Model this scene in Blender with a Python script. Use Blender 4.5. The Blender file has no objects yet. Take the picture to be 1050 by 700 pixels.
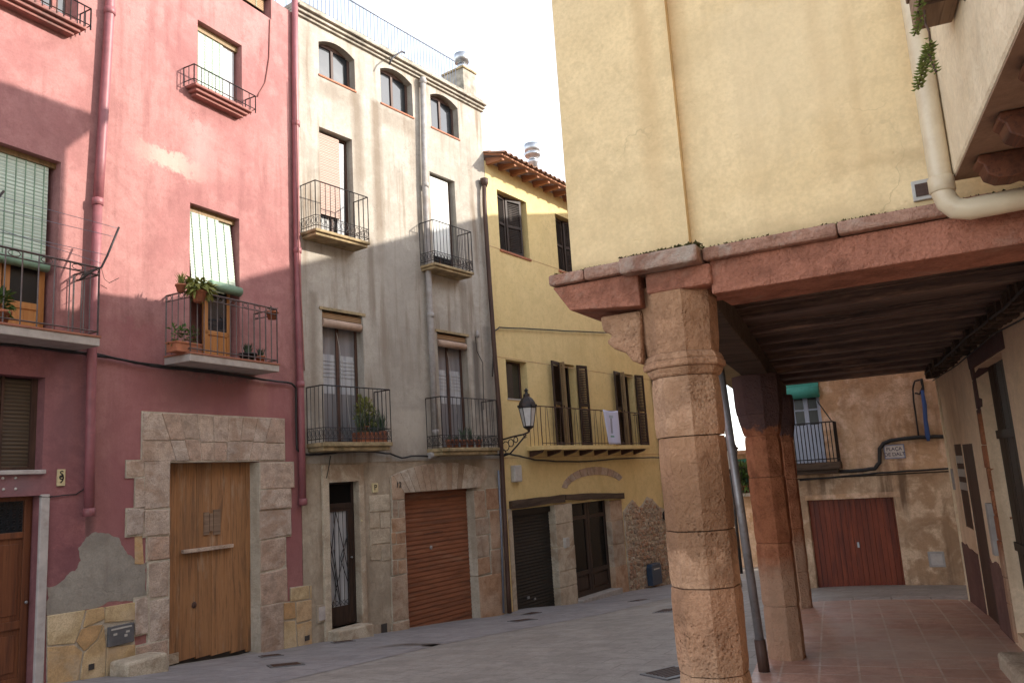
import bpy, math, random
import numpy as np
from mathutils import Matrix, Vector, noise
random.seed(7)
R_ = math.radians
sc = bpy.context.scene
col = sc.collection

# ------------------------------------------------------------------ camera, sky, sun, exposure
EYE = 2.05                      # eye height above the arcade floor datum
PITCH, ROLL, FPX = 0.1697073520489743, -0.06271360903893287, 820.0
aR, aW, aY, aP, aF = 0.4687105536649408, 0.6265031198705385, 0.5969964548711229, 0.3670400819328869, math.radians(118)
cr, sr, cp, sp = math.cos(ROLL), math.sin(ROLL), math.cos(PITCH), math.sin(PITCH)
_r = Vector((1, 0, 0)); _u = Vector((0, -sp, cp)); FWD = Vector((0, cp, sp))
CX = cr*_r + sr*_u; CU = -sr*_r + cr*_u
cam = bpy.data.cameras.new('camera'); camo = bpy.data.objects.new('camera', cam); col.objects.link(camo)
camo.matrix_world = Matrix(((CX.x, CU.x, -FWD.x, 0), (CX.y, CU.y, -FWD.y, 0), (CX.z, CU.z, -FWD.z, EYE), (0, 0, 0, 1)))
cam.sensor_width = 36; cam.lens = FPX/1050*36; cam.clip_start = 0.05; cam.clip_end = 2000
sc.camera = camo
SUN_AZ, SUN_EL = R_(88), R_(24)
w = bpy.data.worlds.new("World"); sc.world = w; w.use_nodes = True
nt = w.node_tree; bg = nt.nodes['Background']; sky = nt.nodes.new('ShaderNodeTexSky')
sky.sky_type = 'NISHITA'; sky.sun_disc = False; sky.sun_elevation = SUN_EL; sky.sun_rotation = SUN_AZ
sky.air_density = 1.0; sky.dust_density = 0.6; sky.ozone_density = 1.0
hs = nt.nodes.new('ShaderNodeHueSaturation'); hs.inputs['Saturation'].default_value = .40      # thin high haze: a pale, nearly white sky
nt.links.new(sky.outputs[0], hs.inputs['Color']); nt.links.new(hs.outputs[0], bg.inputs[0]); bg.inputs[1].default_value = 0.15
sl = bpy.data.lights.new('sun', 'SUN'); sl.energy = 2.0; sl.angle = R_(0.5); sl.color = (1, .93, .82)
so = bpy.data.objects.new('sun', sl); col.objects.link(so)
sd = Vector((math.sin(SUN_AZ)*math.cos(SUN_EL), math.cos(SUN_AZ)*math.cos(SUN_EL), math.sin(SUN_EL)))
so.rotation_euler = sd.to_track_quat('Z', 'Y').to_euler(); so.location = (20, 0, 20)
sc.view_settings.view_transform = 'Standard'; sc.view_settings.look = 'None'
sc.view_settings.gamma = 1; sc.view_settings.use_curve_mapping = False
sc.view_settings.exposure = 2.0
sc.cycles.max_bounces = 8; sc.cycles.diffuse_bounces = 5

# ------------------------------------------------------------------ geometry helpers
def ray(px, py):
    return CX*(px-525) - CU*(py-350) + FWD*FPX
class Frame:
    """a vertical plane in the place: x along it, y into the wall, z up"""
    def __init__(s, o, a, z0=0.0):
        s.o = Vector((o[0], o[1], z0)); s.a = a
        s.u = Vector((math.sin(a), math.cos(a), 0)); s.n = Vector((math.cos(a), -math.sin(a), 0))
        s.M = Matrix.Translation(s.o) @ Matrix.Rotation(math.pi/2-a, 4, 'Z')
    def hit(s, px, py, dep=0):
        r = ray(px, py); c = Vector((0, 0, EYE))
        return c + r*((s.n.dot(s.o + s.n*dep - c))/s.n.dot(r))
    def at(s, px, py, dep=0):
        h = s.hit(px, py, dep); return (h-s.o).dot(s.u), h.z-s.o.z
    def rect(s, xl, xr, yt, yb, dep=0):
        xm, ym = (xl+xr)/2, (yt+yb)/2
        return s.at(xl, ym, dep)[0], s.at(xr, ym, dep)[0], s.at(xm, yb, dep)[1], s.at(xm, yt, dep)[1]
    def P(s, x, y, z=0): return s.o + s.u*x - s.n*y + Vector((0, 0, z))
    def g(s, x, y=0):
        p = s.P(x, y); return ground(p.x, p.y) - s.o.z
WM = {}
def link(o, M, parent=None):
    col.objects.link(o)
    if parent is not None:
        o.parent = parent; o.matrix_basis = WM[parent.name].inverted() @ M
    else: o.matrix_basis = M
    WM[o.name] = M.copy()
    return o
I4 = Matrix.Identity(4)
def tag(o, label=None, cat=None, group=None, kind=None):
    for k, v in (('label', label), ('category', cat), ('group', group), ('kind', kind)):
        if v: o[k] = v
    return o
def thing(name, M, label, cat, group=None):
    o = bpy.data.objects.new(name, None); o.empty_display_size = .2
    link(o, M); return tag(o, label, cat, group)
class MB:
    def __init__(s): s.v = []; s.f = []; s.m = []; s.sm = []
    def add(s, vs, fs, m=0, smooth=False):
        k = len(s.v); s.v += [tuple(v) for v in vs]
        for f in fs: s.f.append(tuple(i+k for i in f)); s.m.append(m); s.sm.append(smooth)
        return s
    def box(s, x0, x1, y0, y1, z0, z1, m=0, j=0):
        vs = [(x, y, z) for x in (x0, x1) for y in (y0, y1) for z in (z0, z1)]
        if j: vs = [tuple(c+random.uniform(-j, j) for c in v) for v in vs]
        return s.add(vs, [(0, 1, 3, 2), (4, 6, 7, 5), (0, 4, 5, 1), (2, 3, 7, 6), (0, 2, 6, 4), (1, 5, 7, 3)], m)
    def quad(s, a, b, c, d, m=0): return s.add([a, b, c, d], [(0, 1, 2, 3)], m)
    def prism(s, poly, y0, y1, m=0):          # poly in xz, extruded in y
        n = len(poly)
        vs = [(x, y0, z) for x, z in poly] + [(x, y1, z) for x, z in poly]
        fs = [tuple(range(n)), tuple(range(2*n-1, n-1, -1))] + [(i, i+n, (i+1) % n+n, (i+1) % n) for i in range(n)]
        return s.add(vs, fs, m)
    def hprism(s, poly, z0, z1, m=0):         # poly in xy, extruded in z
        n = len(poly)
        vs = [(x, y, z0) for x, y in poly] + [(x, y, z1) for x, y in poly]
        fs = [tuple(range(n-1, -1, -1)), tuple(range(n, 2*n))] + [(i, (i+1) % n, (i+1) % n+n, i+n) for i in range(n)]
        return s.add(vs, fs, m)
    def tube(s, pts, r, n=8, m=0, cap=True):
        pts = [Vector(p) for p in pts]; rings = []; k0 = len(s.v)
        rr = r if isinstance(r, (list, tuple)) else [r]*len(pts)
        ref = None
        for i, p in enumerate(pts):
            a = pts[max(i-1, 0)]; b = pts[min(i+1, len(pts)-1)]; t = (b-a).normalized()
            if ref is None: ref = Vector((0, 0, 1)) if abs(t.z) < .9 else Vector((1, 0, 0))
            x = ref.cross(t).normalized(); y = t.cross(x); ref = y if abs(y.dot(t)) < .1 else ref
            for j in range(n):
                an = 2*math.pi*j/n; s.v.append(tuple(p + (x*math.cos(an)+y*math.sin(an))*rr[i]))
        for i in range(len(pts)-1):
            for j in range(n):
                a = k0+i*n+j; b = k0+i*n+(j+1) % n
                s.f.append((a, b, b+n, a+n)); s.m.append(m); s.sm.append(n > 5)
        if cap:
            s.f.append(tuple(range(k0+n-1, k0-1, -1))); s.m.append(m); s.sm.append(False)
            e = k0+(len(pts)-1)*n; s.f.append(tuple(range(e, e+n))); s.m.append(m); s.sm.append(False)
        return s
    def bar(s, a, b, r, m=0, n=4): return s.tube([a, b], r, n, m)
    def lathe(s, prof, c=(0, 0, 0), n=16, m=0, ph=0, smooth=True, cap=True):
        k = len(s.v)
        for r, z in prof:
            for j in range(n):
                an = 2*math.pi*j/n+ph; s.v.append((c[0]+r*math.cos(an), c[1]+r*math.sin(an), c[2]+z))
        for i in range(len(prof)-1):
            for j in range(n):
                a = k+i*n+j; b = k+i*n+(j+1) % n
                s.f.append((a, b, b+n, a+n)); s.m.append(m); s.sm.append(smooth)
        if cap:
            s.f.append(tuple(range(k+n-1, k-1, -1))); s.m.append(m); s.sm.append(False)
            e = k+(len(prof)-1)*n; s.f.append(tuple(range(e, e+n))); s.m.append(m); s.sm.append(False)
        return s
    def build(s, name, mat, parent=None, M=None, bevel=0, label=None):
        me = bpy.data.meshes.new(name); me.from_pydata(s.v, [], s.f)
        for mm in (mat if isinstance(mat, (list, tuple)) else [mat]): me.materials.append(mm)
        for p, mi, q in zip(me.polygons, s.m, s.sm): p.material_index = mi; p.use_smooth = q
        me.validate(); me.update()
        o = bpy.data.objects.new(name, me)
        if M is None: M = WM[parent.name] if parent else I4
        link(o, M, parent)
        if bevel:
            b = o.modifiers.new('bevel', 'BEVEL'); b.width = bevel; b.segments = 2; b.limit_method = 'ANGLE'; b.angle_limit = R_(35)
        if label: o['label'] = label
        return o

# ------------------------------------------------------------------ materials
class NT:
    def __init__(s, name):
        s.mat = bpy.data.materials.new(name); s.mat.use_nodes = True
        s.t = s.mat.node_tree; s.b = s.t.nodes['Principled BSDF']
        s.tc = s.t.nodes.new('ShaderNodeTexCoord')
    def n(s, ty, **k):
        nd = s.t.nodes.new(ty)
        for a, b in k.items(): setattr(nd, a, b)
        return nd
    def l(s, a, b): s.t.links.new(a, b)
    def vec(s, scale=(1, 1, 1), rot=(0, 0, 0), world=False):
        m = s.n('ShaderNodeMapping'); m.inputs['Scale'].default_value = scale; m.inputs['Rotation'].default_value = rot
        if world:
            g = s.n('ShaderNodeNewGeometry'); s.l(g.outputs['Position'], m.inputs[0])
        else: s.l(s.tc.outputs['Object'], m.inputs[0])
        return m.outputs[0]
    def noise(s, scale, detail=4, rough=.55, vec=None, dist=0):
        nd = s.n('ShaderNodeTexNoise'); nd.inputs['Scale'].default_value = scale; nd.inputs['Detail'].default_value = detail
        nd.inputs['Roughness'].default_value = rough; nd.inputs['Distortion'].default_value = dist
        s.l(vec if vec is not None else s.vec(), nd.inputs[0]); return nd.outputs[0]
    def ramp(s, fac, a, b, ca=0.0, cb=1.0):
        r = s.n('ShaderNodeMapRange'); r.inputs[1].default_value = a; r.inputs[2].default_value = b
        r.inputs[3].default_value = ca; r.inputs[4].default_value = cb; s.l(fac, r.inputs[0]); return r.outputs[0]
    def mix(s, fac, a, b, mode='MIX'):
        m = s.n('ShaderNodeMix', data_type='RGBA', blend_type=mode)
        for sk, v in ((0, fac), (6, a), (7, b)):
            if isinstance(v, bpy.types.NodeSocket): s.l(v, m.inputs[sk])
            elif sk == 0: m.inputs[0].default_value = v
            else: m.inputs[sk].default_value = (*v, 1) if len(v) == 3 else v
        return m.outputs[2]
    def math(s, op, a, b=0.0):
        m = s.n('ShaderNodeMath', operation=op)
        for i, v in enumerate((a, b)):
            if isinstance(v, bpy.types.NodeSocket): s.l(v, m.inputs[i])
            else: m.inputs[i].default_value = v
        return m.outputs[0]
    def bump(s, h, strength=.3, dist=.01):
        bn = s.n('ShaderNodeBump'); bn.inputs['Strength'].default_value = strength; bn.inputs['Distance'].default_value = dist
        s.l(h, bn.inputs['Height'])
        if s.b.inputs['Normal'].is_linked: s.l(s.b.inputs['Normal'].links[0].from_socket, bn.inputs['Normal'])
        s.l(bn.outputs[0], s.b.inputs['Normal'])
    def done(s, c, rough=.85, metal=0, spec=.3):
        if isinstance(c, bpy.types.NodeSocket): s.l(c, s.b.inputs['Base Color'])
        else: s.b.inputs['Base Color'].default_value = (*c, 1)
        if isinstance(rough, bpy.types.NodeSocket): s.l(rough, s.b.inputs['Roughness'])
        else: s.b.inputs['Roughness'].default_value = rough
        s.b.inputs['Metallic'].default_value = metal; s.b.inputs['Specular IOR Level'].default_value = spec
        return s.mat
def mul(c, k): return tuple(x*k for x in c)
def plaster(name, base, alt, stain, streak=.35, patch=.5, rough=.92, bs=.35, coarse=1.0, marks=()):
    t = NT(name)
    n1 = t.noise(.45, 6, .62, dist=.6); n2 = t.noise(2.7, 5, .6); n3 = t.noise(38, 3, .6)
    c = t.mix(t.ramp(n1, .42, .58), base, alt)
    c = t.mix(t.math('MULTIPLY', t.ramp(n2, .49, .62), patch), c, mul(alt, 1.16))
    c = t.mix(t.ramp(n3, .4, .64, 0, .25), c, mul(base, .66))
    n4 = t.noise(1.1, 7, .7, dist=1.0); c = t.mix(t.ramp(n4, .49, .62, 0, .5*patch+.15), c, mul(base, .70))
    n5 = t.noise(9, 6, .7); c = t.mix(t.ramp(n5, .5, .62, 0, .38), c, mul(base, .76))
    st = t.noise(1.6, 5, .6, t.vec((2.6, 2.6, .22)))
    st2 = t.noise(.5, 3, .5, t.vec((1, 1, 1)))
    c = t.mix(t.math('MULTIPLY', t.math('MULTIPLY', t.ramp(st, .5, .64), t.ramp(st2, .4, .56)), streak), c, stain)
    if marks:
        sp_ = t.n('ShaderNodeSeparateXYZ'); t.l(t.tc.outputs['Object'], sp_.inputs[0])
        nj = t.math('SUBTRACT', t.noise(5, 6, .7), .5); nk = t.math('SUBTRACT', t.noise(4, 6, .75, t.vec((1, 1, .35))), .5)
        xx = {}; 
        for (x0, x1, z0, z1, cc, f, sx, sz, amp) in marks:
            X = t.math('ADD', sp_.outputs[0], t.math('MULTIPLY', nk, amp)); Z = t.math('ADD', sp_.outputs[2], t.math('MULTIPLY', nj, amp*2))
            m = t.math('MULTIPLY', t.math('MULTIPLY', t.ramp(X, x0-sx, x0+sx), t.ramp(X, x1-sx, x1+sx, 1, 0)), t.math('MULTIPLY', t.ramp(Z, z0-sz, z0+sz), t.ramp(Z, z1-.04, z1+.04, 1, 0)))
            c = t.mix(t.math('MULTIPLY', m, f), c, cc)
    cracks = t.n('ShaderNodeTexVoronoi', feature='DISTANCE_TO_EDGE'); cracks.inputs['Scale'].default_value = .7
    wv = t.n('ShaderNodeVectorMath', operation='ADD'); nz = t.n('ShaderNodeTexNoise'); nz.inputs['Scale'].default_value = 2.5; nz.inputs['Detail'].default_value = 5
    t.l(t.vec(), nz.inputs[0]); t.l(nz.outputs[1], wv.inputs[0]); t.l(t.vec(), wv.inputs[1]); t.l(wv.outputs[0], cracks.inputs[0])
    cm = t.math('MULTIPLY', t.ramp(cracks.outputs[0], .002, .005, 1, 0), t.ramp(t.noise(.8, 2), .52, .6))
    c = t.mix(t.math('MULTIPLY', cm, .35), c, mul(base, .45))
    t.bump(t.noise(3.5, 5, .6), bs, .03*coarse)
    t.bump(t.noise(55, 4, .65), bs*.9, .006*coarse)
    pits = t.noise(16, 2, .5); t.bump(t.ramp(pits, .68, .76, 0, -1), bs, .006)
    return t.done(c, rough, spec=.2)
def island_stone(name, cols, var=.25, rough=.9, bump=.5, pit=0.0, nscale=6.0, stain=None, bands=()):
    t = NT(name)
    g = t.n('ShaderNodeNewGeometry'); rnd = g.outputs['Random Per Island']
    cr_ = t.n('ShaderNodeValToRGB'); el = cr_.color_ramp.elements
    for i, c in enumerate(cols):
        p = i/max(1, len(cols)-1)
        e = el[i] if i < 2 else el.new(p)
        e.position = p; e.color = (*c, 1)
    el[0].position = 0
    for i, c in enumerate(cols): pass
    t.l(rnd, cr_.inputs[0])
    n1 = t.noise(nscale, 6, .65); n2 = t.noise(1.3, 4, .6)
    c = t.mix(t.ramp(n1, .44, .62, 0, var*1.7), cr_.outputs[0], mul(cols[0], .5))
    c = t.mix(t.ramp(n2, .48, .62, 0, var*1.7), c, mul(cols[-1], 1.2))
    c = t.mix(t.ramp(t.noise(60, 2), .42, .65, 0, .35), c, mul(cols[0], .5))
    if stain: c = t.mix(t.ramp(t.noise(1.1, 5, .7, dist=.8), .52, .62, 0, .75), c, stain)
    for (z0, z1, cc, f) in bands:
        sp_ = t.n('ShaderNodeSeparateXYZ'); t.l(t.tc.outputs['Object'], sp_.inputs[0])
        zz = t.math('ADD', sp_.outputs[2], t.math('MULTIPLY', t.math('SUBTRACT', t.noise(9, 6, .7), .5), .35))
        c = t.mix(t.math('MULTIPLY', t.math('MULTIPLY', t.ramp(zz, z0-.02, z0+.02), t.ramp(zz, z1-.12, z1+.12, 1, 0)), f), c, cc)
    t.bump(t.noise(2.6, 6, .7), bump, .06); t.bump(t.noise(7, 5, .65), bump, .03); t.bump(t.noise(40, 4, .7), bump, .01)
    if pit:
        v = t.n('ShaderNodeTexVoronoi'); v.inputs['Scale'].default_value = 45; t.l(t.vec(), v.inputs[0])
        msk = t.ramp(t.noise(2.2, 3), .42, .6)
        t.bump(t.math('MULTIPLY', t.ramp(v.outputs[0], .1, .5, -1, 0), msk), pit, .02)
        c = t.mix(t.math('MULTIPLY', t.ramp(v.outputs[0], .05, .28, .6, 0), msk), c, mul(cols[0], .35))
    return t.done(c, rough, spec=.2)
def wood(name, c1, c2, dark, axis='z', rough=.7, planks=0.0, scale=1.0, island=True, worn=None, spec=.3):
    t = NT(name)
    sc_ = {'z': (22*scale, 22*scale, 1.3*scale), 'x': (1.3*scale, 22*scale, 22*scale), 'y': (22*scale, 1.3*scale, 22*scale)}[axis]
    ax2 = {'z': (3, 3, .6), 'x': (.5, 4, 4), 'y': (4, .5, 4)}[axis]
    g = t.noise(1.0, 6, .65, t.vec(sc_), dist=.5)
    c = t.mix(t.ramp(g, .3, .7), c1, c2)
    g2 = t.noise(1.0, 5, .7, t.vec(tuple(v*.35 for v in sc_)), dist=1.5); c = t.mix(t.ramp(g2, .5, .64, 0, .8), c, dark)
    g3 = t.noise(1.0, 3, .6, t.vec(tuple(v*2.2 for v in sc_))); c = t.mix(t.ramp(g3, .56, .66, 0, .5), c, mul(dark, .6))
    if island:
        gm = t.n('ShaderNodeNewGeometry'); c = t.mix(t.math('MULTIPLY', gm.outputs['Random Per Island'], .4), c, mul(c1, .6))
    c = t.mix(t.ramp(t.noise(1.4, 5, .7, t.vec(ax2)), .5, .72, 0, .6), c, dark)
    if worn: c = t.mix(t.ramp(t.noise(1.8, 6, .7, t.vec(ax2)), .55, .68, 0, .7), c, worn)
    t.bump(g, .35, .006)
    return t.done(c, rough, spec=spec)
def plain(name, c, rough=.5, metal=0, var=.15, nsc=8, spec=.4, bump=.1, dirt=None):
    t = NT(name)
    cc = t.mix(t.ramp(t.noise(nsc, 5, .6), .35, .7, 0, 1), c, mul(c, 1-var*1.6))
    cc = t.mix(t.ramp(t.noise(1.5, 4), .45, .7, 0, var), cc, mul(c, 1.3))
    if dirt: cc = t.mix(t.ramp(t.noise(3.5, 6, .7), .5, .68, 0, .8), cc, dirt)
    if bump: t.bump(t.noise(nsc*5, 3), bump, .003)
    return t.done(cc, rough, metal, spec)

MT = {}
MT['pink'] = plaster('pink_plaster', (.385, .165, .165), (.45, .215, .205), (.22, .085, .085), streak=.35, patch=.5, bs=.5)
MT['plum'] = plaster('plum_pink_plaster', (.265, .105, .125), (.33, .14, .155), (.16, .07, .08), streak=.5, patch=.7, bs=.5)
MT['pink_trim'] = plain('pink_painted_ledge', (.30, .12, .10), .8, dirt=(.14, .08, .07))
MT['pink_pipe'] = plain('pink_painted_pipe', (.29, .10, .11), .5, dirt=(.2, .075, .08))
MT['grey_cement'] = plaster('grey_cement_render', (.27, .24, .205), (.33, .295, .25), (.18, .14, .12), bs=.6, coarse=1.5)
MT['white_wall'] = plaster('cream_grey_plaster', (.395, .345, .275), (.47, .425, .35), (.19, .13, .08), streak=.85, patch=.5, bs=.4)
MT['ground_wall'] = plaster('pale_brown_ground_floor_render', (.36, .29, .215), (.45, .375, .285), (.18, .12, .075), streak=.6, patch=.6, bs=.7, coarse=1.5)
MT['yellow'] = plaster('yellow_plaster', (.70, .53, .245), (.74, .57, .28), (.50, .34, .15), streak=.2, patch=.25, bs=.15)
MT['sand'] = plaster('sand_yellow_plaster', (.74, .545, .30), (.77, .58, .335), (.50, .34, .18), streak=.35, patch=.35, bs=.38, coarse=1.1)
MT['peach'] = plaster('peach_brown_plaster', (.58, .35, .20), (.70, .50, .36), (.22, .12, .07), streak=.6, patch=1.3, bs=.9, coarse=2.2)
MT['peach_lo'] = plaster('brown_patched_render', (.46, .29, .175), (.62, .45, .31), (.15, .09, .055), streak=.9, patch=1.5, bs=1, coarse=2.5)
MT['arc_in'] = plaster('arcade_inner_plaster', (.76, .55, .37), (.79, .60, .42), (.42, .25, .14), streak=.4, bs=.5)
MT['dado'] = plaster('purple_brown_dado', (.16, .085, .075), (.20, .11, .09), (.1, .06, .05), bs=.4)
MT['jetty'] = plaster('pinkish_white_plaster', (.77, .62, .42), (.80, .67, .48), (.52, .38, .25), streak=.3, bs=.6, coarse=1.5)
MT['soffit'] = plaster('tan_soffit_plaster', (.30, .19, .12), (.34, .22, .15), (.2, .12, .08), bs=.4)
MT['portal'] = island_stone('grey_pink_sandstone', [(.44, .33, .26), (.60, .46, .36), (.50, .33, .24), (.62, .50, .41), (.46, .37, .31)], .3, bump=.9, pit=.25, stain=(.36, .24, .17))
MT['ochre'] = island_stone('ochre_stone_cladding', [(.52, .34, .17), (.60, .46, .27), (.54, .30, .13), (.62, .50, .34)], .3, bump=.5, stain=(.44, .33, .22))
MT['orange_stone'] = island_stone('orange_sandstone_blocks', [(.42, .21, .11), (.40, .30, .22), (.48, .27, .15), (.36, .31, .25), (.50, .38, .28)], .3, bump=.7)
MT['pale_stone'] = island_stone('pale_sandstone_blocks', [(.42, .34, .25), (.54, .45, .34), (.46, .36, .26), (.58, .50, .39)], .25, bump=.6, stain=(.30, .21, .14))
MT['voussoir'] = island_stone('mixed_arch_stones', [(.36, .22, .14), (.58, .50, .41), (.42, .28, .19), (.60, .53, .44), (.33, .24, .17)], .25, bump=.5)
MT['rubble'] = island_stone('rubble_fieldstone', [(.36, .22, .15), (.58, .46, .34), (.34, .26, .2), (.60, .48, .34), (.42, .24, .15)], .3, bump=.9)
MT['mortar'] = plaster('rough_lime_mortar', (.47, .40, .31), (.54, .47, .38), (.25, .17, .1), bs=.9, coarse=2.5)
MT['red_stone'] = island_stone('red_sandstone_beam', [(.34, .135, .085), (.41, .175, .115), (.37, .15, .095)], .4, bump=1, stain=(.36, .20, .145))
MT['cap_stone'] = island_stone('weathered_red_cornice_stone', [(.36, .17, .12), (.42, .24, .17), (.34, .2, .15)], .35, bump=.9, stain=(.42, .36, .3))
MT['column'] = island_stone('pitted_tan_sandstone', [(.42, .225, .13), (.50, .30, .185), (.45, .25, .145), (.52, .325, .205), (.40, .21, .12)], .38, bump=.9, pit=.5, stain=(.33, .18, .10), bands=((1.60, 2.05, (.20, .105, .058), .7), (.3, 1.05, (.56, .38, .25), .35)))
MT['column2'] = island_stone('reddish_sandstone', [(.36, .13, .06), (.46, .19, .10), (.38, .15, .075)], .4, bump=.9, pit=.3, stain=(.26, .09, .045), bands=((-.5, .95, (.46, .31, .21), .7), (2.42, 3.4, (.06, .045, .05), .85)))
MT['moss'] = plain('dark_moss', (.10, .095, .03), .95, var=.5, nsc=30, bump=.8)
MT['portal_wood'] = wood('weathered_orange_plank', (.33, .155, .065), (.43, .22, .10), (.15, .085, .05), rough=.8, worn=(.38, .26, .17))
MT['brown_door'] = wood('varnished_brown_door_wood', (.16, .055, .026), (.22, .085, .04), (.10, .04, .025), rough=.45)
MT['orange_door'] = wood('orange_varnished_wood', (.42, .17, .045), (.52, .24, .08), (.3, .12, .04), rough=.5)
MT['red_door'] = wood('red_brown_garage_boards', (.19, .036, .015), (.26, .058, .024), (.08, .018, .012), rough=.5)
MT['dark_wood'] = wood('dark_brown_frame_wood', (.075, .038, .028), (.12, .065, .045), (.045, .025, .02), rough=.6)
MT['shutter_wood'] = wood('brown_louvre_wood', (.028, .016, .011), (.05, .028, .018), (.018, .011, .009), rough=.6)
MT['ochre_wood'] = wood('ochre_shutter_edge_wood', (.24, .15, .07), (.30, .19, .09), (.14, .09, .045), rough=.6)
MT['beam_wood'] = wood('old_grey_brown_beam', (.24, .155, .10), (.34, .23, .155), (.12, .07, .05), axis='x', rough=.85)
MT['ceil_wood'] = wood('black_stained_ceiling_boards', (.10, .065, .058), (.26, .17, .125), (.025, .018, .017), axis='x', rough=.55, worn=(.46, .29, .19))
MT['rafter'] = wood('carved_reddish_rafter', (.10, .03, .013), (.16, .055, .025), (.04, .016, .01), axis='x', rough=.6)
MT['eave_wood'] = wood('reddish_eave_wood', (.34, .13, .06), (.42, .18, .09), (.2, .09, .05), axis='y', rough=.7)
MT['lintel_wood'] = wood('rotten_dark_lintel', (.07, .045, .03), (.12, .08, .055), (.03, .02, .015), axis='x', rough=.9)
MT['iron'] = plain('painted_black_iron', (.035, .032, .034), .55, .4, var=.3, nsc=20, dirt=(.09, .045, .025))
MT['brown_iron'] = plain('brown_grey_painted_iron', (.13, .10, .095), .5, .3, var=.3, nsc=20, dirt=(.12, .06, .035))
MT['grey_iron'] = plain('grey_painted_iron', (.22, .24, .29), .5, .3)
MT['steel'] = plain('grey_painted_steel', (.30, .28, .28), .45, .5, dirt=(.15, .12, .1))
MT['pvc'] = plain('cream_pvc', (.66, .54, .37), .35, var=.1, nsc=3, dirt=(.5, .38, .25))
MT['grey_pipe'] = plain('grey_fibre_cement_pipe', (.37, .34, .32), .7, dirt=(.24, .2, .17))
MT['cable'] = plain('black_cable', (.025, .022, .022), .6)
MT['white_box'] = plain('white_plastic_box', (.5, .47, .43), .5, dirt=(.35, .3, .26))
MT['grey_metal'] = plain('grey_enamel_metal', (.16, .16, .17), .45, .4, dirt=(.1, .1, .1))
MT['galv'] = plain('galvanised_metal', (.42, .43, .45), .35, .8)
MT['terracotta'] = plain('terracotta', (.42, .15, .075), .8, var=.25, dirt=(.3, .13, .08))
MT['roof_tile'] = island_stone('clay_roof_tile', [(.38, .20, .12), (.46, .28, .18), (.30, .16, .10)], .3, bump=.5)
MT['leaf'] = plain('green_leaf', (.085, .15, .03), .6, var=.5, nsc=15, bump=0)
MT['leaf_yellow'] = plain('yellow_green_leaf', (.26, .27, .06), .6, var=.4, nsc=15, bump=0)
MT['leaf_grey'] = plain('grey_green_leaf', (.10, .15, .09), .6, var=.5, nsc=15, bump=0)
MT['soil'] = plain('dark_soil', (.05, .035, .025), .95)
MT['white_paint'] = plain('chipped_white_jamb', (.48, .43, .40), .8, dirt=(.3, .24, .22))
MT['slab'] = plain('pale_balcony_concrete', (.44, .38, .34), .85, dirt=(.3, .24, .2))
MT['slab_tile'] = plain('red_balcony_edge_tile', (.32, .12, .07), .7)
MT['old_slab'] = plain('mossy_old_balcony_stone', (.42, .31, .17), .9, var=.4, nsc=6, dirt=(.10, .085, .04))
MT['old_cornice'] = plain('dirty_pale_cornice', (.42, .37, .30), .9, var=.4, nsc=5, dirt=(.13, .11, .085))
MT['roll_black'] = plain('black_roller_shutter', (.020, .018, .016), .5, .2)
MT['roll_wood'] = wood('red_brown_roller_slats', (.20, .07, .032), (.27, .10, .05), (.13, .055, .032), axis='x', rough=.55, island=False, worn=(.27, .15, .095))
MT['cloth'] = None
t = NT('white_printed_cloth')
sep = t.n('ShaderNodeSeparateXYZ'); t.l(t.tc.outputs['Object'], sep.inputs[0])
m1 = t.math('MULTIPLY', t.ramp(t.math('ABSOLUTE', sep.outputs[0]), .045, .055, 1, 0), t.math('MULTIPLY', t.ramp(sep.outputs[2], -.62, -.6), t.ramp(sep.outputs[2], -.22, -.2, 1, 0)))
m2 = t.math('MULTIPLY', t.ramp(t.math('ABSOLUTE', sep.outputs[0]), .11, .12, 1, 0), t.math('MULTIPLY', t.ramp(sep.outputs[2], -.22, -.2), t.ramp(sep.outputs[2], -.15, -.13, 1, 0)))
m3 = t.math('MULTIPLY', t.ramp(t.math('ABSOLUTE', sep.outputs[0]), .09, .1, 1, 0), t.math('MULTIPLY', t.ramp(sep.outputs[2], -.72, -.70), t.ramp(sep.outputs[2], -.68, -.66, 1, 0)))
c = t.mix(m1, (.58, .60, .78), (.27, .28, .35)); c = t.mix(m2, c, (.36, .42, .5)); c = t.mix(m3, c, (.1, .3, .22))
t.bump(t.noise(4, 3, .5, t.vec((3, 3, .6))), .5, .02); MT['cloth'] = t.done(c, .9)

def glass(name, c=(.02, .022, .025), rough=.06, spec=.7):
    t = NT(name); n = t.noise(1.2, 3); t.bump(n, .15, .02)
    m = t.done(c, rough, spec=spec); return m
MT['glass'] = glass('dark_window_glass')
MT['glass_dull'] = glass('dusty_window_glass', (.02, .018, .017), .25, .25)
MT['glass_dark'] = glass('black_door_glass', (.006, .006, .006), .15, .12)
MT['near_black_wood'] = wood('almost_black_door_wood', (.035, .02, .014), (.06, .035, .024), (.02, .012, .01), rough=.55)
def blind(name, c, c2, pitch):
    t = NT(name); wv = t.n('ShaderNodeTexWave', wave_type='BANDS', bands_direction='Z'); wv.inputs['Scale'].default_value = pitch
    t.l(t.vec(), wv.inputs[0])
    cc = t.mix(t.ramp(wv.outputs[0], .15, .5, 1, 0), c, c2); cc = t.mix(t.ramp(t.noise(2.5, 4), .4, .7, 0, .3), cc, mul(c, .75))
    t.bump(wv.outputs[0], .6, .006)
    t.b.inputs['Transmission Weight'].default_value = 0
    return t.done(cc, .6)
MT['blind_green'] = blind('pale_green_slatted_blind', (.54, .60, .50), (.36, .44, .36), 7)
MT['blind_roll'] = plain('green_rolled_blind', (.22, .34, .23), .6, var=.25, nsc=6)
MT['blind_yellow'] = blind('yellowed_slatted_blind', (.50, .46, .30), (.32, .30, .18), 7)
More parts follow.
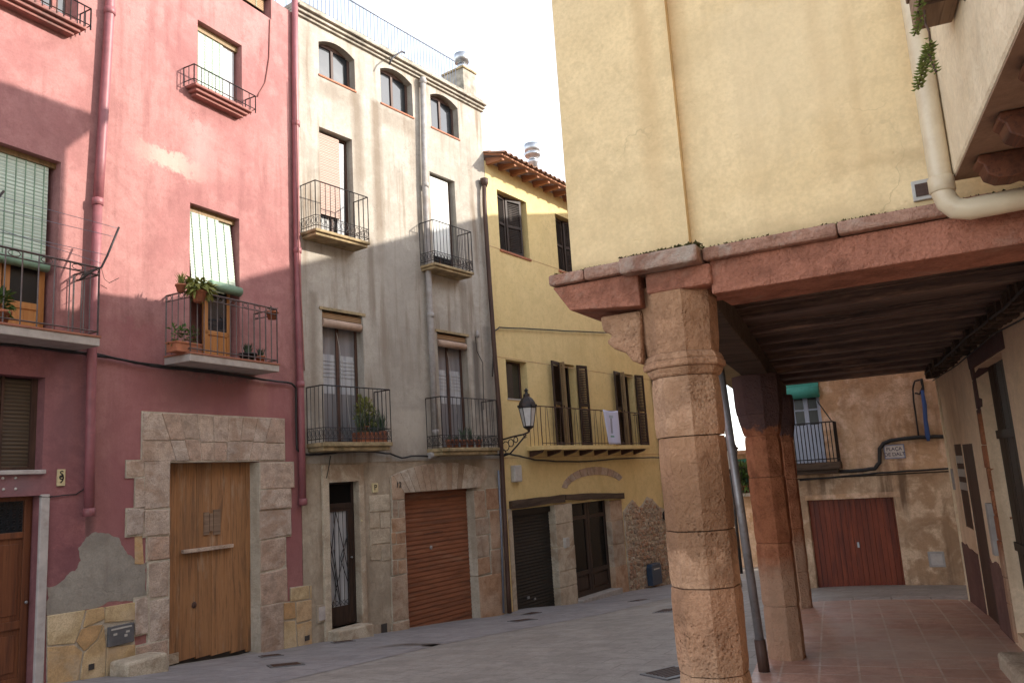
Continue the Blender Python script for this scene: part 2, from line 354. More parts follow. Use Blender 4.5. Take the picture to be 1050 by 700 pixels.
MT['blind_wood'] = blind('pinkish_brown_slatted_blind', (.46, .32, .26), (.28, .18, .14), 10)
MT['blind_wood_roll'] = plain('pinkish_rolled_blind', (.45, .31, .23), .7)
MT['blind_white'] = plain('white_window_blind', (.70, .70, .66), .7, var=.06)
MT['teal'] = plain('teal_awning_fabric', (.06, .30, .24), .7)
MT['mat_dark'] = blind('dark_brown_blind', (.10, .07, .045), (.05, .035, .025), 7)
MT['mat'] = blind('brown_straw_mat', (.33, .20, .10), (.14, .07, .03), 9)
t = NT('white_lace_curtain')
cv = t.noise(1, 4, .6, t.vec((14, 14, .5)))
MT['curtain'] = t.done(t.mix(t.ramp(cv, .35, .65), (.50, .50, .50), (.30, .30, .32)), .9)
t = NT('grey_film_behind_glass')
cv = t.noise(1, 4, .6, t.vec((9, 9, .6)))
MT['film'] = t.done(t.mix(t.ramp(cv, .35, .65), (.15, .145, .15), (.22, .21, .22)), .35, spec=.6)
MT['blue_door'] = plain('pale_blue_door_paint', (.42, .47, .58), .6, var=.1)
MT['sign'] = plain('cream_enamel_tile', (.58, .52, .48), .35)
MT['sign_edge'] = plain('blue_grey_tile_border', (.22, .24, .36), .4)
MT['ink'] = plain('dark_blue_ink', (.05, .03, .08), .5, bump=0)
MT['black'] = plain('black_lettering', (.02, .02, .02), .5, bump=0)
MT['cream'] = plain('cream_number_tile', (.62, .52, .30), .4, dirt=(.5, .4, .25))
MT['blue_box'] = plain('dark_blue_letterbox', (.035, .055, .09), .4)
MT['lamp_glass'] = plain('frosted_lantern_glass', (.62, .60, .58), .25, var=.1, bump=0)
MT['blue_rope'] = plain('blue_cloth_strip', (.05, .10, .28), .8)
MT['room'] = plain('dark_room_lining', (.06, .05, .045), .9, bump=0)

# paving
def paving(name, c1, c2, mort, bw, bh, rot, off=.5, msize=.012, tilt=.3, spec=.3, rough=.75, patchc=None):
    t = NT(name)
    v = t.vec((1, 1, 1), (0, 0, rot), world=True)
    b = t.n('ShaderNodeTexBrick'); b.offset = off; b.inputs['Scale'].default_value = 1
    b.inputs['Brick Width'].default_value = bw; b.inputs['Row Height'].default_value = bh; b.inputs['Mortar Size'].default_value = msize
    b.inputs['Mortar Smooth'].default_value = .3; b.inputs['Color1'].default_value = (*c1, 1); b.inputs['Color2'].default_value = (*c2, 1); b.inputs['Mortar'].default_value = (*mort, 1)
    b.inputs['Bias'].default_value = 0
    t.l(v, b.inputs[0])
    wn = lambda s_, d=5: t.noise(s_, d, .65, t.vec(world=True))
    c = t.mix(t.ramp(wn(.8), .44, .6, 0, .5), b.outputs[0], mul(c1, .72))
    c = t.mix(t.ramp(wn(2.3), .5, .62, 0, .45), c, mul(c2, 1.2))
    c = t.mix(t.ramp(wn(7, 6), .52, .62, 0, .4), c, mul(c1, .65))
    c = t.mix(t.ramp(wn(45, 3), .4, .65, 0, .35), c, mul(c1, .6))
    if patchc: c = t.mix(t.ramp(wn(.35), .5, .6, 0, .6), c, patchc)
    t.bump(b.outputs[1], -.5, .01); t.bump(wn(12), .35, .01); t.bump(wn(90, 2), .25, .004)
    return t.done(c, t.ramp(wn(3), .3, .7, rough-.15, rough+.12), spec=spec)
MT['street'] = paving('warm_grey_street_setts', (.295, .265, .235), (.34, .31, .28), (.20, .175, .155), .50, .30, .55, .5, .008, rough=.7)
MT['pave'] = paving('cool_grey_pavement_slabs', (.275, .255, .255), (.31, .29, .29), (.17, .155, .15), .60, .40, .55, .5, .010, rough=.62)
MT['tiles'] = paving('red_arcade_floor_tiles', (.44, .25, .185), (.54, .33, .25), (.62, .52, .43), .36, .36, aP, 0, .012, rough=.55, patchc=(.46, .35, .28))
MT['kerb'] = plain('pale_kerb_stone', (.38, .34, .31), .85, var=.2, dirt=(.26, .22, .19))
MT['earth'] = plain('dusty_ground', (.25, .21, .17), .95)

# ------------------------------------------------------------------ ground height (thin plate through surveyed points)
D = 9.2
nR = Vector((math.cos(aR), -math.sin(aR), 0))
FR = Frame(tuple((-nR*D)[:2]), aR)
h = FR.hit(308, 400); J1 = (h.x, h.y)
FR = Frame(J1, aR); FW = Frame(J1, aW)
h = FW.hit(510, 400); J2 = (h.x, h.y); FY = Frame(J2, aY)
LW = (Vector(J2)-Vector(J1)).length
uP = Vector((math.sin(aP), math.cos(aP))); rP = Vector((math.cos(aP), -math.sin(aP)))
def pp(al, la): v = uP*al + rP*la; return (v.x, v.y)       # along / lateral to the arcade axis
ctrl = []
for F_, L in ((FR, [(45.8, 702), (172, 684), (268, 669), (318, 660)]), (FW, [(342, 656), (383.6, 650), (493, 633), (515, 630.6)]), (FY, [(530, 625), (589, 619), (630, 608.7), (667, 602)])):
    for q in L:
        p = F_.hit(*q); ctrl.append((p.x, p.y, p.z))
for al, la, z in ((4.5, -.7, .12), (4.5, 1.5, .13), (9, -.7, 0.0), (9, 1.5, 0.0), (12.8, -.7, -.03), (13.1, 1.5, -.03), (17, -.5, -.38), (17, 3, -.36), (0, 0, .42), (-5, 0, .6), (-5, 8, .6), (-5, -8, .6), (24, 4, -1.0), (30, 0, -1.6), (45, 0, -2.8), (45, -25, -2.8), (45, 25, -2.8), (14.5, -2.5, -.38)):
    x, y = pp(al, la); ctrl.append((x, y, z))
ctrl += [(-6.9, 4.5, .42), (-9, -2, .7), (-10, 30, -1.5)]
K = np.array(ctrl)
def U(r2): return np.where(r2 > 1e-9, r2*np.log(r2+1e-12), 0)
_n = len(K); A = np.zeros((_n+3, _n+3))
A[:_n, :_n] = U(((K[:, None, :2]-K[None, :, :2])**2).sum(-1)) + np.eye(_n)*.3
A[:_n, _n] = 1; A[:_n, _n+1:] = K[:, :2]; A[_n:, :_n] = A[:_n, _n:].T
CO = np.linalg.solve(A, np.r_[K[:, 2], 0, 0, 0])
def ground(x, y):
    w_ = U((K[:, 0]-x)**2+(K[:, 1]-y)**2)
    z = float(w_@CO[:_n] + CO[_n] + CO[_n+1]*x + CO[_n+2]*y)
    r = math.hypot(x, y-10)
    if r > 45: z = z*max(0, 1-(r-45)/20) + -3.0*min(1, (r-45)/20)
    return z
def sheet(name, poly_fn, xs, ys, mat, off, kind='structure', M=None):
    """grid of world points draped on the ground"""
    mb = MB(); vs = []; nx, ny = len(xs), len(ys)
    for x in xs:
        for y in ys:
            p = poly_fn(x, y); vs.append((p[0], p[1], ground(p[0], p[1])+off))
    fs = [(i*ny+j, (i+1)*ny+j, (i+1)*ny+j+1, i*ny+j+1) for i in range(nx-1) for j in range(ny-1)]
    mb.add(vs, fs, 0, True); o = mb.build(name, mat); tag(o, kind=kind); return o
def lin(a, b, n): return [a+(b-a)*i/(n-1) for i in range(n)]
near = lin(-14, 26, 81)
sheet('street', lambda x, y: (x, y), near, lin(-14, 40, 109), MT['street'], 0)
# far land out to the horizon, below the street sheet
mb = MB(); ring = []
for k, rr in enumerate((24, 40, 65, 200, 900)):
    for j in range(48):
        an = 2*math.pi*j/48; x, y = 4+rr*math.cos(an), 12+rr*math.sin(an)
        ring.append((x, y, (ground(x, y)-.06) if rr < 80 else -3.06))
mb.add(ring, [(i*48+j, i*48+(j+1) % 48, (i+1)*48+(j+1) % 48, (i+1)*48+j) for i in range(4) for j in range(48)], 0, True)
tag(mb.build('ground', MT['earth']), kind='structure')
# pavement strip along the left houses
def strip(F_, s0, s1, w0, w1, n=30):
    return lambda a, b: tuple(F_.P(s0+(s1-s0)*a, -(b*(w0+(w1-w0)*a)) + .05*(1-b))[:2])
sheet('pavement', lambda a, b: tuple((FR.P(-12+12*a, -b*2.6+.05*(1-b)) if a <= 1 else (FW.P((a-1)*LW, -b*2.6+.05*(1-b)) if a <= 2 else FY.P((a-2)*9, -b*(2.6-.35*(a-2))+.05*(1-b))))[:2]),
      lin(0, 3, 61), lin(0, 1, 9), MT['pave'], .004)
# red tiled arcade floor
CC = pp(4.52, -1.29)
sheet('arcade_floor', lambda a, b: pp(a, b), lin(.6, 13.35, 40), lin(-.98, 1.62, 10), MT['tiles'], .008)
mb = MB()
for i in range(5):
    a, b = -.98+i*.52, -.98+(i+1)*.52-.012
    P4 = [pp(13.35, a), pp(13.35, b), pp(13.62, b), pp(13.62, a)]
    zt = ground(*P4[0])+.016; mb.hprism(P4, zt-.4, zt)
tag(mb.build('kerb', MT['kerb'], bevel=.01), kind='structure')

def mk(F_, xl, xr, yt, yb, cc, f, sx=.08, sz=.4, amp=.12):
    r_ = F_.rect(xl, xr, yt, yb); return (r_[0], r_[1], r_[2], r_[3], cc, f, sx, sz, amp)
GB = (.13, .085, .05); SOOT = (.10, .085, .075); GR = (.20, .105, .10)
MT['white_wall'] = plaster('cream_grey_plaster_stained', (.365, .325, .275), (.43, .39, .335), (.19, .135, .09), streak=.75, patch=.5, bs=.4, marks=[
    mk(FW, 362, 372, 95, 200, GB, .55, .07, .5), mk(FW, 383, 392, 105, 260, GB, .6, .06, .6), mk(FW, 318, 326, 300, 440, GB, .45, .06, .5), mk(FW, 378, 384, 245, 330, GB, .5, .04, .3),
    mk(FW, 421, 428, 120, 180, GB, .35, .05, .3), mk(FW, 486, 492, 350, 425, SOOT, .75, .05, .3), mk(FW, 498, 504, 335, 440, SOOT, .45, .05, .4), mk(FW, 472, 480, 290, 350, GB, .4, .05, .3),
    mk(FW, 327, 364, 88, 104, GB, .35, .1, .1), mk(FW, 391, 423, 117, 134, GB, .35, .1, .1), mk(FW, 309, 320, 25, 110, GB, .3, .06, .4), mk(FW, 404, 440, 420, 455, (.5, .45, .38), .5, .2, .2), mk(FW, 385, 430, 250, 400, (.29, .26, .225), .5, .4, .6, .5)])
MT['pink'] = plaster('pink_plaster_marked', (.325, .145, .137), (.38, .19, .175), (.19, .08, .075), streak=.45, patch=.55, bs=.5, marks=[
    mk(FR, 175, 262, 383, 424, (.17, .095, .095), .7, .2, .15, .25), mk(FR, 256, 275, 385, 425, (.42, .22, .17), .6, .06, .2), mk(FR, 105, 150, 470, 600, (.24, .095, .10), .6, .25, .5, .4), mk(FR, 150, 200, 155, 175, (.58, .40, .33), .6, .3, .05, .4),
    mk(FR, 193, 215, 125, 180, (.48, .27, .25), .5, .15, .3, .3), mk(FR, 290, 318, 430, 600, (.24, .09, .095), .55, .2, .6, .2), mk(FR, 180, 300, 390, 600, (.30, .11, .115), .55, .6, .6, .6), mk(FR, 110, 165, 330, 560, (.31, .115, .12), .5, .3, .6, .5), mk(FR, 86, 96, 520, 560, (.08, .05, .05), .6, .05, .1, .1)])  # greyer area below the balcony, more plum towards the bottom, paler patches above
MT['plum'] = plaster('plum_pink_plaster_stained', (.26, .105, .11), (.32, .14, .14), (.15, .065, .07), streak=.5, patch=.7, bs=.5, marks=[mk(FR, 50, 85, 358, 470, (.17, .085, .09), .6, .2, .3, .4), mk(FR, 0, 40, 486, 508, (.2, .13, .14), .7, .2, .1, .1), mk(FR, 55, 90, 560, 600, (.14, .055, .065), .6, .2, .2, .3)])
# ------------------------------------------------------------------ wall builder
def wall(name, F_, x0, x1, z0, z1, ops, mat, parent, reveal=.28, thick=.5, y0=0.0, rmat=None, label=None, arch=0):
    """front sheet with real openings and their reveals, plus thickness; ops = (x0,x1,z0,z1[,arch rise])"""
    xs = sorted({x0, x1, *[o[0] for o in ops], *[o[1] for o in ops]}); xs = [x for x in xs if x0 <= x <= x1]
    zs = sorted({z0, z1, *[o[2] for o in ops], *[o[3] for o in ops]}); zs = [z for z in zs if z0 <= z <= z1]
    mb = MB()
    inside = lambda x, z: any(o[0] < x < o[1] and o[2] < z < o[3] for o in ops)
    for i in range(len(xs)-1):
        for j in range(len(zs)-1):
            a, b, c_, d = xs[i], xs[i+1], zs[j], zs[j+1]
            if not inside((a+b)/2, (c_+d)/2): mb.quad((a, y0, c_), (b, y0, c_), (b, y0, d), (a, y0, d))
    yr = y0+reveal
    for o in ops:
        a, b, c_, d = max(o[0], x0), min(o[1], x1), max(o[2], z0), min(o[3], z1)
        if len(o) > 4:
            rise = o[4]; n = 10; pts = []
            for k in range(n+1):
                tt = k/n; pts.append((a+(b-a)*tt, d-rise+rise*(1-(2*tt-1)**2)))
            for k in range(n):
                p, q = pts[k], pts[k+1]
                mb.quad((p[0], y0, p[1]), (q[0], y0, q[1]), (q[0], y0, d), (p[0], y0, d))
                mb.quad((p[0], y0, p[1]), (p[0], yr, p[1]), (q[0], yr, q[1]), (q[0], y0, q[1]), 1 if rmat else 0)
        else: mb.quad((a, y0, d), (a, yr, d), (b, yr, d), (b, y0, d), 1 if rmat else 0)
        mb.quad((a, y0, c_), (b, y0, c_), (b, yr, c_), (a, yr, c_), 1 if rmat else 0)
        mb.quad((a, y0, c_), (a, yr, c_), (a, yr, d), (a, y0, d), 1 if rmat else 0)
        mb.quad((b, y0, c_), (b, y0, d), (b, yr, d), (b, yr, c_), 1 if rmat else 0)
    yt = y0+thick
    mb.quad((x0, yt, z0), (x0, yt, z1), (x1, yt, z1), (x1, yt, z0)); mb.quad((x0, y0, z1), (x1, y0, z1), (x1, yt, z1), (x0, yt, z1))
    mb.quad((x0, y0, z0), (x0, y0, z1), (x0, yt, z1), (x0, yt, z0)); mb.quad((x1, y0, z0), (x1, yt, z0), (x1, yt, z1), (x1, y0, z1))
    return mb.build(name, [mat, rmat] if rmat else mat, parent, F_.M, label=label)
def sbox(mb, mm, x0, x1, y0, y1, z0, z1, j=.004, gap=.013):
    mb.box(x0, x1, y0, y1, z0, z1, j=j)
    mm.box(x0-gap, x1+gap, y0+.010+random.uniform(0, .003), y1-.004, z0-gap, z1+gap, j=.0015)
def housebody(F_, x0, x1, z0, z1, deep, mat, parent, name='house_body'):
    return MB().box(x0+.02, x1-.02, .48, deep, z0, z1-.02).build(name, mat, parent, F_.M)

def railing(parent, F_, x0, x1, yb, z0, z1, mat, n, scroll='top', side=True, r=.009, left=True, right=True, lean=0.0):
    """balcony railing: front at y=-yb, returning to the wall"""
    mb = MB(); Y = -yb
    path = [(x0, Y), (x1, Y)]
    segs = [((x0, Y), (x1, Y), n)]
    ns = max(2, int(n*yb/(x1-x0)+.5))
    if side and left: segs.append(((x0, 0), (x0, Y), ns))
    if side and right: segs.append(((x1, 0), (x1, Y), ns))
    for (ax, ay), (bx, by), k in segs:
        for zz, hr in ((z1, r*1.5), (z0+.06, r*1.1)): mb.tube([(ax, ay, zz), (bx, by, zz)], hr, 4)
        if scroll in ('top',): mb.tube([(ax, ay, z1-.09), (bx, by, z1-.09)], r*1.0, 4)
        if scroll in ('bottom',): mb.tube([(ax, ay, z0+.24), (bx, by, z0+.24)], r*.9, 4)
        for i in range(k+1):
            tt = i/k; x, y = ax+(bx-ax)*tt, ay+(by-ay)*tt
            mb.bar((x, y, z0), (x, y, z1), r*(1.5 if i in (0, k) else 1))
            if i < k and scroll:
                tm = (i+.5)/k; xm, ym = ax+(bx-ax)*tm, ay+(by-ay)*tm
                dx, dy = (bx-ax)/k*.38, (by-ay)/k*.38
                if scroll == 'top': cz, rz = z1-.045, .035
                else: cz, rz = z0+.15, .065
                ring = [(xm+dx*math.cos(q*math.pi/4), ym+dy*math.cos(q*math.pi/4), cz+rz*math.sin(q*math.pi/4)) for q in range(9)]
                if scroll == 'top' and i % 2: continue
                mb.tube(ring, r*.65, 4, cap=False)
                if scroll == 'bottom': mb.tube([(xm-dx, ym-dy, z0+.08), (xm+dx*.4, ym+dy*.4, z0+.14), (xm-dx*.2, ym-dy*.2, z0+.24)], r*.6, 3)
    return mb.build('railing', mat, parent, F_.M)
def leaves(mb, c, rad, n, size, up=.5, m=0, ratio=.35, droop=0):
    n = int(n*1.9)
    for i in range(n):
        size_ = size
        d = Vector((random.gauss(0, 1), random.gauss(0, 1), random.gauss(0, 1)+up)).normalized()
        p = Vector(c)+Vector((d.x*rad[0], d.y*rad[1], d.z*rad[2]))*random.random()**.5
        d2 = (d+Vector((random.uniform(-.6, .6), random.uniform(-.6, .6), random.uniform(-.6, .6)-droop))).normalized()
        sd_ = d2.cross(Vector((random.uniform(-1, 1), random.uniform(-1, 1), 1))).normalized()*size*ratio*.5
        L = size*random.uniform(.35, 1.25)
        mb.add([p, p+d2*L*.5+sd_, p+d2*L+Vector((0, 0, -L*.15)), p+d2*L*.5-sd_], [(0, 1, 2, 3)], m)
def blades(mb, c, n, L, spread=.5, w_=.008, m=0, droop=.5):
    for i in range(n):
        an = random.uniform(0, 2*math.pi); d = Vector((math.cos(an)*spread*random.random(), math.sin(an)*spread*random.random(), 1)).normalized()
        l = L*random.uniform(.5, 1.1); side = Vector((-math.sin(an), math.cos(an), 0))*w_; p = Vector(c)+Vector((random.uniform(-.03, .03), random.uniform(-.03, .03), 0))
        mid = p+d*l*.55; tip = p+d*l+Vector((d.x, d.y, -droop))*l*.25
        mb.add([p-side, p+side, mid+side*.8, tip, mid-side*.8], [(0, 1, 2, 4), (4, 2, 3)], m)
def potted(F_, x, y, z, r, h_, label, kind='leaf', mode='leaf', size=.08, n=90, spread=(.12, .12, .14), potmat='terracotta', trough=None, group=None, name='potted_plant', droop=0):
    T = thing(name, Matrix.Translation(F_.P(x, y, z)) @ Matrix.Rotation(math.pi/2-F_.a, 4, 'Z'), label, 'plant', group)
    mb = MB()
    if trough:
        L = trough; mb.box(-L/2, L/2, -r, r, 0, h_*.82); mb.box(-L/2-.01, L/2+.01, -r-.01, r+.01, h_*.82, h_)
    else: mb.lathe([(r*.68, 0), (r*.95, h_*.8), (r*1.1, h_*.8), (r*1.1, h_), (r*.9, h_), (r*.88, h_*.9)], n=14)
    mb.build('pot', MT[potmat], T, bevel=.004 if trough else 0)
    f = MB(); xs = [0] if not trough else [(-.4+.8*i/5)*trough/1 for i in range(6)]
    for xx in xs:
        if mode == 'leaf': leaves(f, (xx, 0, h_+spread[2]*.5), spread, n//len(xs), size, droop=droop)
        elif mode == 'blade': blades(f, (xx, 0, h_*.9), n//len(xs), size, droop=.6)
    for xx in xs[:1]: f.tube([(xx, 0, h_*.8), (xx+.01, .01, h_+spread[2]*.6)], .006, 4)
    f.build('foliage', MT[kind], T)
    return T
def cable(name, F_, pts, r, label, mat='cable', n=6, cat='cable', parent=None):
    P_ = [F_.P(x, y, z) for x, y, z in pts]
    mb = MB(); fine = []
    for i in range(len(P_)-1):
        for k in range(4):
            q = P_[i].lerp(P_[i+1], k/4); fine.append(q+Vector((0, 0, .006*math.sin(i*1.7+k))))
    fine.append(P_[-1])
    o0 = P_[0]; mb.tube([p-o0 for p in fine], r, n)
    if parent is not None: return mb.build(name, MT[mat], parent, Matrix.Translation(o0))
    o = mb.build(name, MT[mat], None, Matrix.Translation(o0)); tag(o, label, cat); return o
def text(s, size, M, parent, mat, name='lettering', depth=.002, spacing=1.0):
    cu = bpy.data.curves.new(name, 'FONT'); cu.body = s; cu.size = size; cu.extrude = depth; cu.align_x = 'CENTER'; cu.align_y = 'CENTER'; cu.space_character = spacing; cu.offset = size*.012
    to = bpy.data.objects.new('t', cu); col.objects.link(to); dg = bpy.context.evaluated_depsgraph_get(); dg.update()
    me = bpy.data.meshes.new_from_object(to.evaluated_get(dg)); bpy.data.objects.remove(to); me.materials.clear(); me.materials.append(mat)
    o = bpy.data.objects.new(name, me); link(o, M, parent); return o
def textM(F_, x, y, z): return F_.M @ Matrix.Translation((x, y, z)) @ Matrix.Rotation(math.pi/2, 4, 'X')
def pipe(F_, pts, r, mat, parent, name='downpipe', collars=(), n=12):
    mb = MB(); mb.tube([(x, y, z) for x, y, z in pts], r, n)
    for (x, y, z) in collars:
        mb.lathe([(r*1.02, -.05), (r*1.22, -.045), (r*1.22, .045), (r*1.02, .05)], (x, y, z), 12)
    return mb.build(name, mat, parent, F_.M)
def px(F_, pts, y=0.0, dep=0.0):
    return [(F_.at(a, b, dep)[0], -dep+y, F_.at(a, b, dep)[1]) for a, b in pts]
def poly(F_, pts): return [F_.at(a, b) for a, b in pts]

def ragged(pts, amp, it=3):
    for _ in range(it):
        q = []
        for i in range(len(pts)):
            a_, b_ = pts[i], pts[(i+1) % len(pts)]; L = math.hypot(b_[0]-a_[0], b_[1]-a_[1])
            q.append(a_)
            if L > .03: q.append(((a_[0]+b_[0])/2+random.uniform(-1, 1)*amp*L, (a_[1]+b_[1])/2+random.uniform(-1, 1)*amp*L))
        pts = q
    return pts
# ================================================================== PINK HOUSE
T = thing('pink_house', FR.M, 'tall pink plastered house with balconies and a wide wooden portal, leftmost in the photo', 'house')
F_ = FR
rc = lambda *a: F_.rect(*a)
oWinUp = rc(202.5, 248, 33.5, 97)
oWinTop = rc(243, 278, -60, 3); zt = F_.at(278, 20)[1]; oWinTop = (F_.at(240, 5)[0], F_.at(278, 10)[0], zt, zt+1.5)
slabA = F_.at(240, 367, .5)[1]                 # balcony A top
xA0, xA1 = F_.at(195, 340, .5)[0], F_.at(286, 345, .5)[0]
slabB = F_.at(60, 339, .5)[1]; xB1 = F_.at(103, 330, .5)[0]
oDoorA = rc(194.5, 245.6, 216, 330); oDoorA = (oDoorA[0], oDoorA[1], slabA, oDoorA[3])
oDoorB = rc(-34, 60, 150, 330); oDoorB = (oDoorB[0], oDoorB[1], slabB, F_.at(30, 155.5)[1])
oWinD = rc(28, 78, -60, 12); oWinD = (F_.at(8, 5)[0], F_.at(80, 5)[0], F_.at(60, 12)[1], F_.at(60, 12)[1]+1.6)
oBrown = rc(-22, 45, 384, 482)
oShop = rc(-36, 39, 509.5, 700); gS = F_.g(oShop[1]); oShop = (oShop[0], oShop[1], gS-.02, oShop[3])
pL, pR = F_.at(171, 580)[0], F_.at(266.5, 570)[0]
pTop = F_.at(219, 472.5)[1]; oPort = (pL, pR, F_.g(pL)-.1, pTop)
X0 = -9.5
pinkops = [oWinUp, oWinTop, oDoorA, oDoorB, oWinD, oBrown, oShop, oPort]
xp = F_.at(93, 430, .05)[0]; zp = slabB-.12
oPort = (oPort[0], oPort[1], oPort[2]-.4, oPort[3])
lo = [o for o in (oBrown, oShop)]
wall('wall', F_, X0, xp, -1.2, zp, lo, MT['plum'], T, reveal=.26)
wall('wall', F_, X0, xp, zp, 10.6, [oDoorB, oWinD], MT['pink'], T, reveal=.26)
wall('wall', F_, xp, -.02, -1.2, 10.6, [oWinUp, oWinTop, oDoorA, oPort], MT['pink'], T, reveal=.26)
housebody(F_, X0, -.02, -1.2, 10.6, 9, MT['pink'], T)
# rooms behind
def backing(T, F_, o, y, m='room'):
    MB().box(o[0]-.1, o[1]+.1, y, y+.04, o[2]-.1, o[3]+.1).build('room_lining', MT[m], T, F_.M)
def window_frame(T, F_, o, y, mat, wd=.05, mull=1, bars=0, gl='glass', name='window', dep=.05, arch=0, zs=None):
    a, b, c_, d = o; mb = MB()
    mb.box(a, a+wd, y, y+dep, c_, d); mb.box(b-wd, b, y, y+dep, c_, d)
    mb.box(a+wd, b-wd, y, y+dep, c_, c_+wd); mb.box(a+wd, b-wd, y, y+dep, d-wd-arch, d)
    for k in range(mull):
        xm = a+(b-a)*(k+1)/(mull+1); mb.box(xm-wd*.55, xm+wd*.55, y-.004, y+dep, c_+wd, d-wd-arch)
    for k in range(bars):
        zm = c_+(d-c_)*(k+1)/(bars+1); mb.box(a+wd, b-wd, y+.006, y+dep-.006, zm-.015, zm+.015)
    fr = mb.build(name, mat, T, F_.M, bevel=.004)
    MB().box(a+wd*.5, b-wd*.5, y+dep*.5-.003, y+dep*.5+.003, c_+wd*.5, d-wd*.5).build('pane', MT[gl], fr)
    return fr
def blind_obj(T, F_, x0, x1, z0, z1, y, m, roll=None, cords=3, rollr=.06, tilt=0.0, name='blind', rollx=None):
    mb = MB(); n = max(6, int((z1-z0)/.05))
    for i in range(n):
        za, zb = z0+(z1-z0)*i/n, z0+(z1-z0)*(i+1)/n
        ya = y-tilt*(1-i/n)
        mb.box(x0, x1, ya, ya+.012, za+.002, zb-.001)
    mb2 = MB()
    for k in range(cords):
        xc = x0+(x1-x0)*(k+.5)/cords; mb2.box(xc-.006, xc+.006, y-tilt-.008, y-tilt-.002, z0, z1) if tilt == 0 else mb2.tube([(xc, y-tilt-.01, z0), (xc, y-.01, z1)], .006, 4)
    o = mb.build(name, MT[m], T, F_.M)
    mb2.build('cord', MT['blind_roll'], o) if cords else None
    if roll:
        rx0, rx1 = rollx or (x0-.01, x1+.01)
        mb3 = MB(); mb3.tube([(rx0, y-tilt-rollr*.6, z0), (rx0+.03, y-tilt-rollr*.6, z0), (rx1, y-tilt-rollr*.6, z0-.01)], [rollr*.9, rollr, rollr], 14); mb3.build('blind_roll', MT[roll], o)
    return o
# upper window with pale blind
a, b, c_, d = oWinUp
window_frame(T, F_, oWinUp, .17, MT['ochre_wood'], .05, 1, 0, 'glass_dull')
blind_obj(T, F_, a+.04, a+(b-a)*.68, c_, d-.1, .125, 'blind_green', cords=4)
MB().box(a+(b-a)*.68, b-.04, .14, .15, c_, d-.1).build('curtain', MT['curtain'], T, F_.M)
MB().box(a, b, .10, .17, d-.1, d).build('blind_box', MT['ochre_wood'], T, F_.M)
backing(T, F_, oWinUp, .3)
# top window with straw mat
a, b, c_, d = oWinTop
window_frame(T, F_, oWinTop, .17, MT['dark_wood'], .06, 1)
blind_obj(T, F_, a+.05, b-.05, c_+.16, d, .12, 'mat', cords=2); backing(T, F_, oWinTop, .3)
# window D (top left)
window_frame(T, F_, oWinD, .14, MT['pink_trim'], .07, 3, 0, 'glass'); a, b, c_, d = oWinD
MB().box(a+.08, b-.1, .175, .18, c_+.05, d-.1).build('curtain', MT['curtain'], T, F_.M); backing(T, F_, oWinD, .3)
# ledges with little iron balconets
def ledge(x0, x1, z1, dep, label=None):
    mb = MB(); mb.box(x0, x1, -dep, 0.02, z1-.045, z1); mb.box(x0+.05, x1-.05, -dep+.05, 0.02, z1-.095, z1-.045); mb.box(x0+.1, x1-.1, -dep+.10, .02, z1-.14, z1-.095)
    return mb.build('ledge', MT['pink_trim'], T, F_.M, bevel=.012)
dC = .22; zC = F_.at(230, 98.5, dC)[1]; xc0, xc1 = F_.at(199, 84, dC)[0], F_.at(262, 112, dC)[0]
l1 = ledge(xc0+.03, xc1-.06, zC, dC); railing(l1, F_, xc0, xc1, dC, zC-.02, zC+.27, MT['iron'], 9, None, r=.008)
zD = F_.at(88, 27, dC)[1]; xd1 = F_.at(93, 25, dC)[0]; xd0 = F_.at(-10, -20, dC)[0]-.3
l2 = ledge(xd0, xd1-.05, zD, dC); railing(l2, F_, xd0, xd1, dC, zD-.02, zD+.28, MT['iron'], 17, None, r=.008)
# balcony door A
a, b, c_, d = oDoorA; m = (a+b)/2
mb = MB()
for (x0, x1) in ((a+.42*(b-a), b-.05),):
    mb.box(x0, x1, .16, .20, c_, d-.1)
    mb.box(x0+.02, x1-.02, .145, .16, c_+.45, c_+.52)
    for (p, q) in ((x0, x0+.07), (x1-.07, x1)): mb.box(p, q, .145, .16, c_, d-.1)
    mb.box(x0+.07, x1-.07, .145, .16, c_+.02, c_+.14)
dr = mb.build('balcony_door', MT['orange_door'], T, F_.M, bevel=.005); MB().box(x0+.07, x1-.07, .152, .158, c_+.52, d-.2).build('pane', MT['glass'], dr)
backing(T, F_, oDoorA, .5)
bl = F_.at(210, 296, .08)[1]
blind_obj(T, F_, a+.03, a+(b-a)*.66, bl, d-.09, .11, 'blind_green', cords=4, tilt=.13)
blind_obj(T, F_, a+(b-a)*.64, b-.06, bl+.1, d-.09, .14, 'blind_green', 'blind_roll', cords=1, tilt=.12, rollr=.075, rollx=(a+.35*(b-a), b-.02))
MB().box(a, b, .10, .16, d-.09, d).build('blind_box', MT['ochre_wood'], T, F_.M)
def slab(T, F_, x0, x1, dep, z, th, mat='slab', tile='slab_tile'):
    mb = MB(); mb.box(x0, x1, -dep, .02, z-th, z-.018)
    o = mb.build('balcony', MT[mat], T, F_.M, bevel=.008)
    if tile: MB().box(x0-.012, x1+.012, -dep-.012, .02, z-.018, z+.008).build('edge_tile', MT[tile], o, bevel=.003)
    return o
bA = slab(T, F_, xA0, xA1, .5, slabA, .12)
zrA = F_.at(240, 307, .5)[1]
railing(bA, F_, xA0+.02, xA1-.02, .48, slabA, zrA, MT['brown_iron'], 14, 'top', r=.0085)
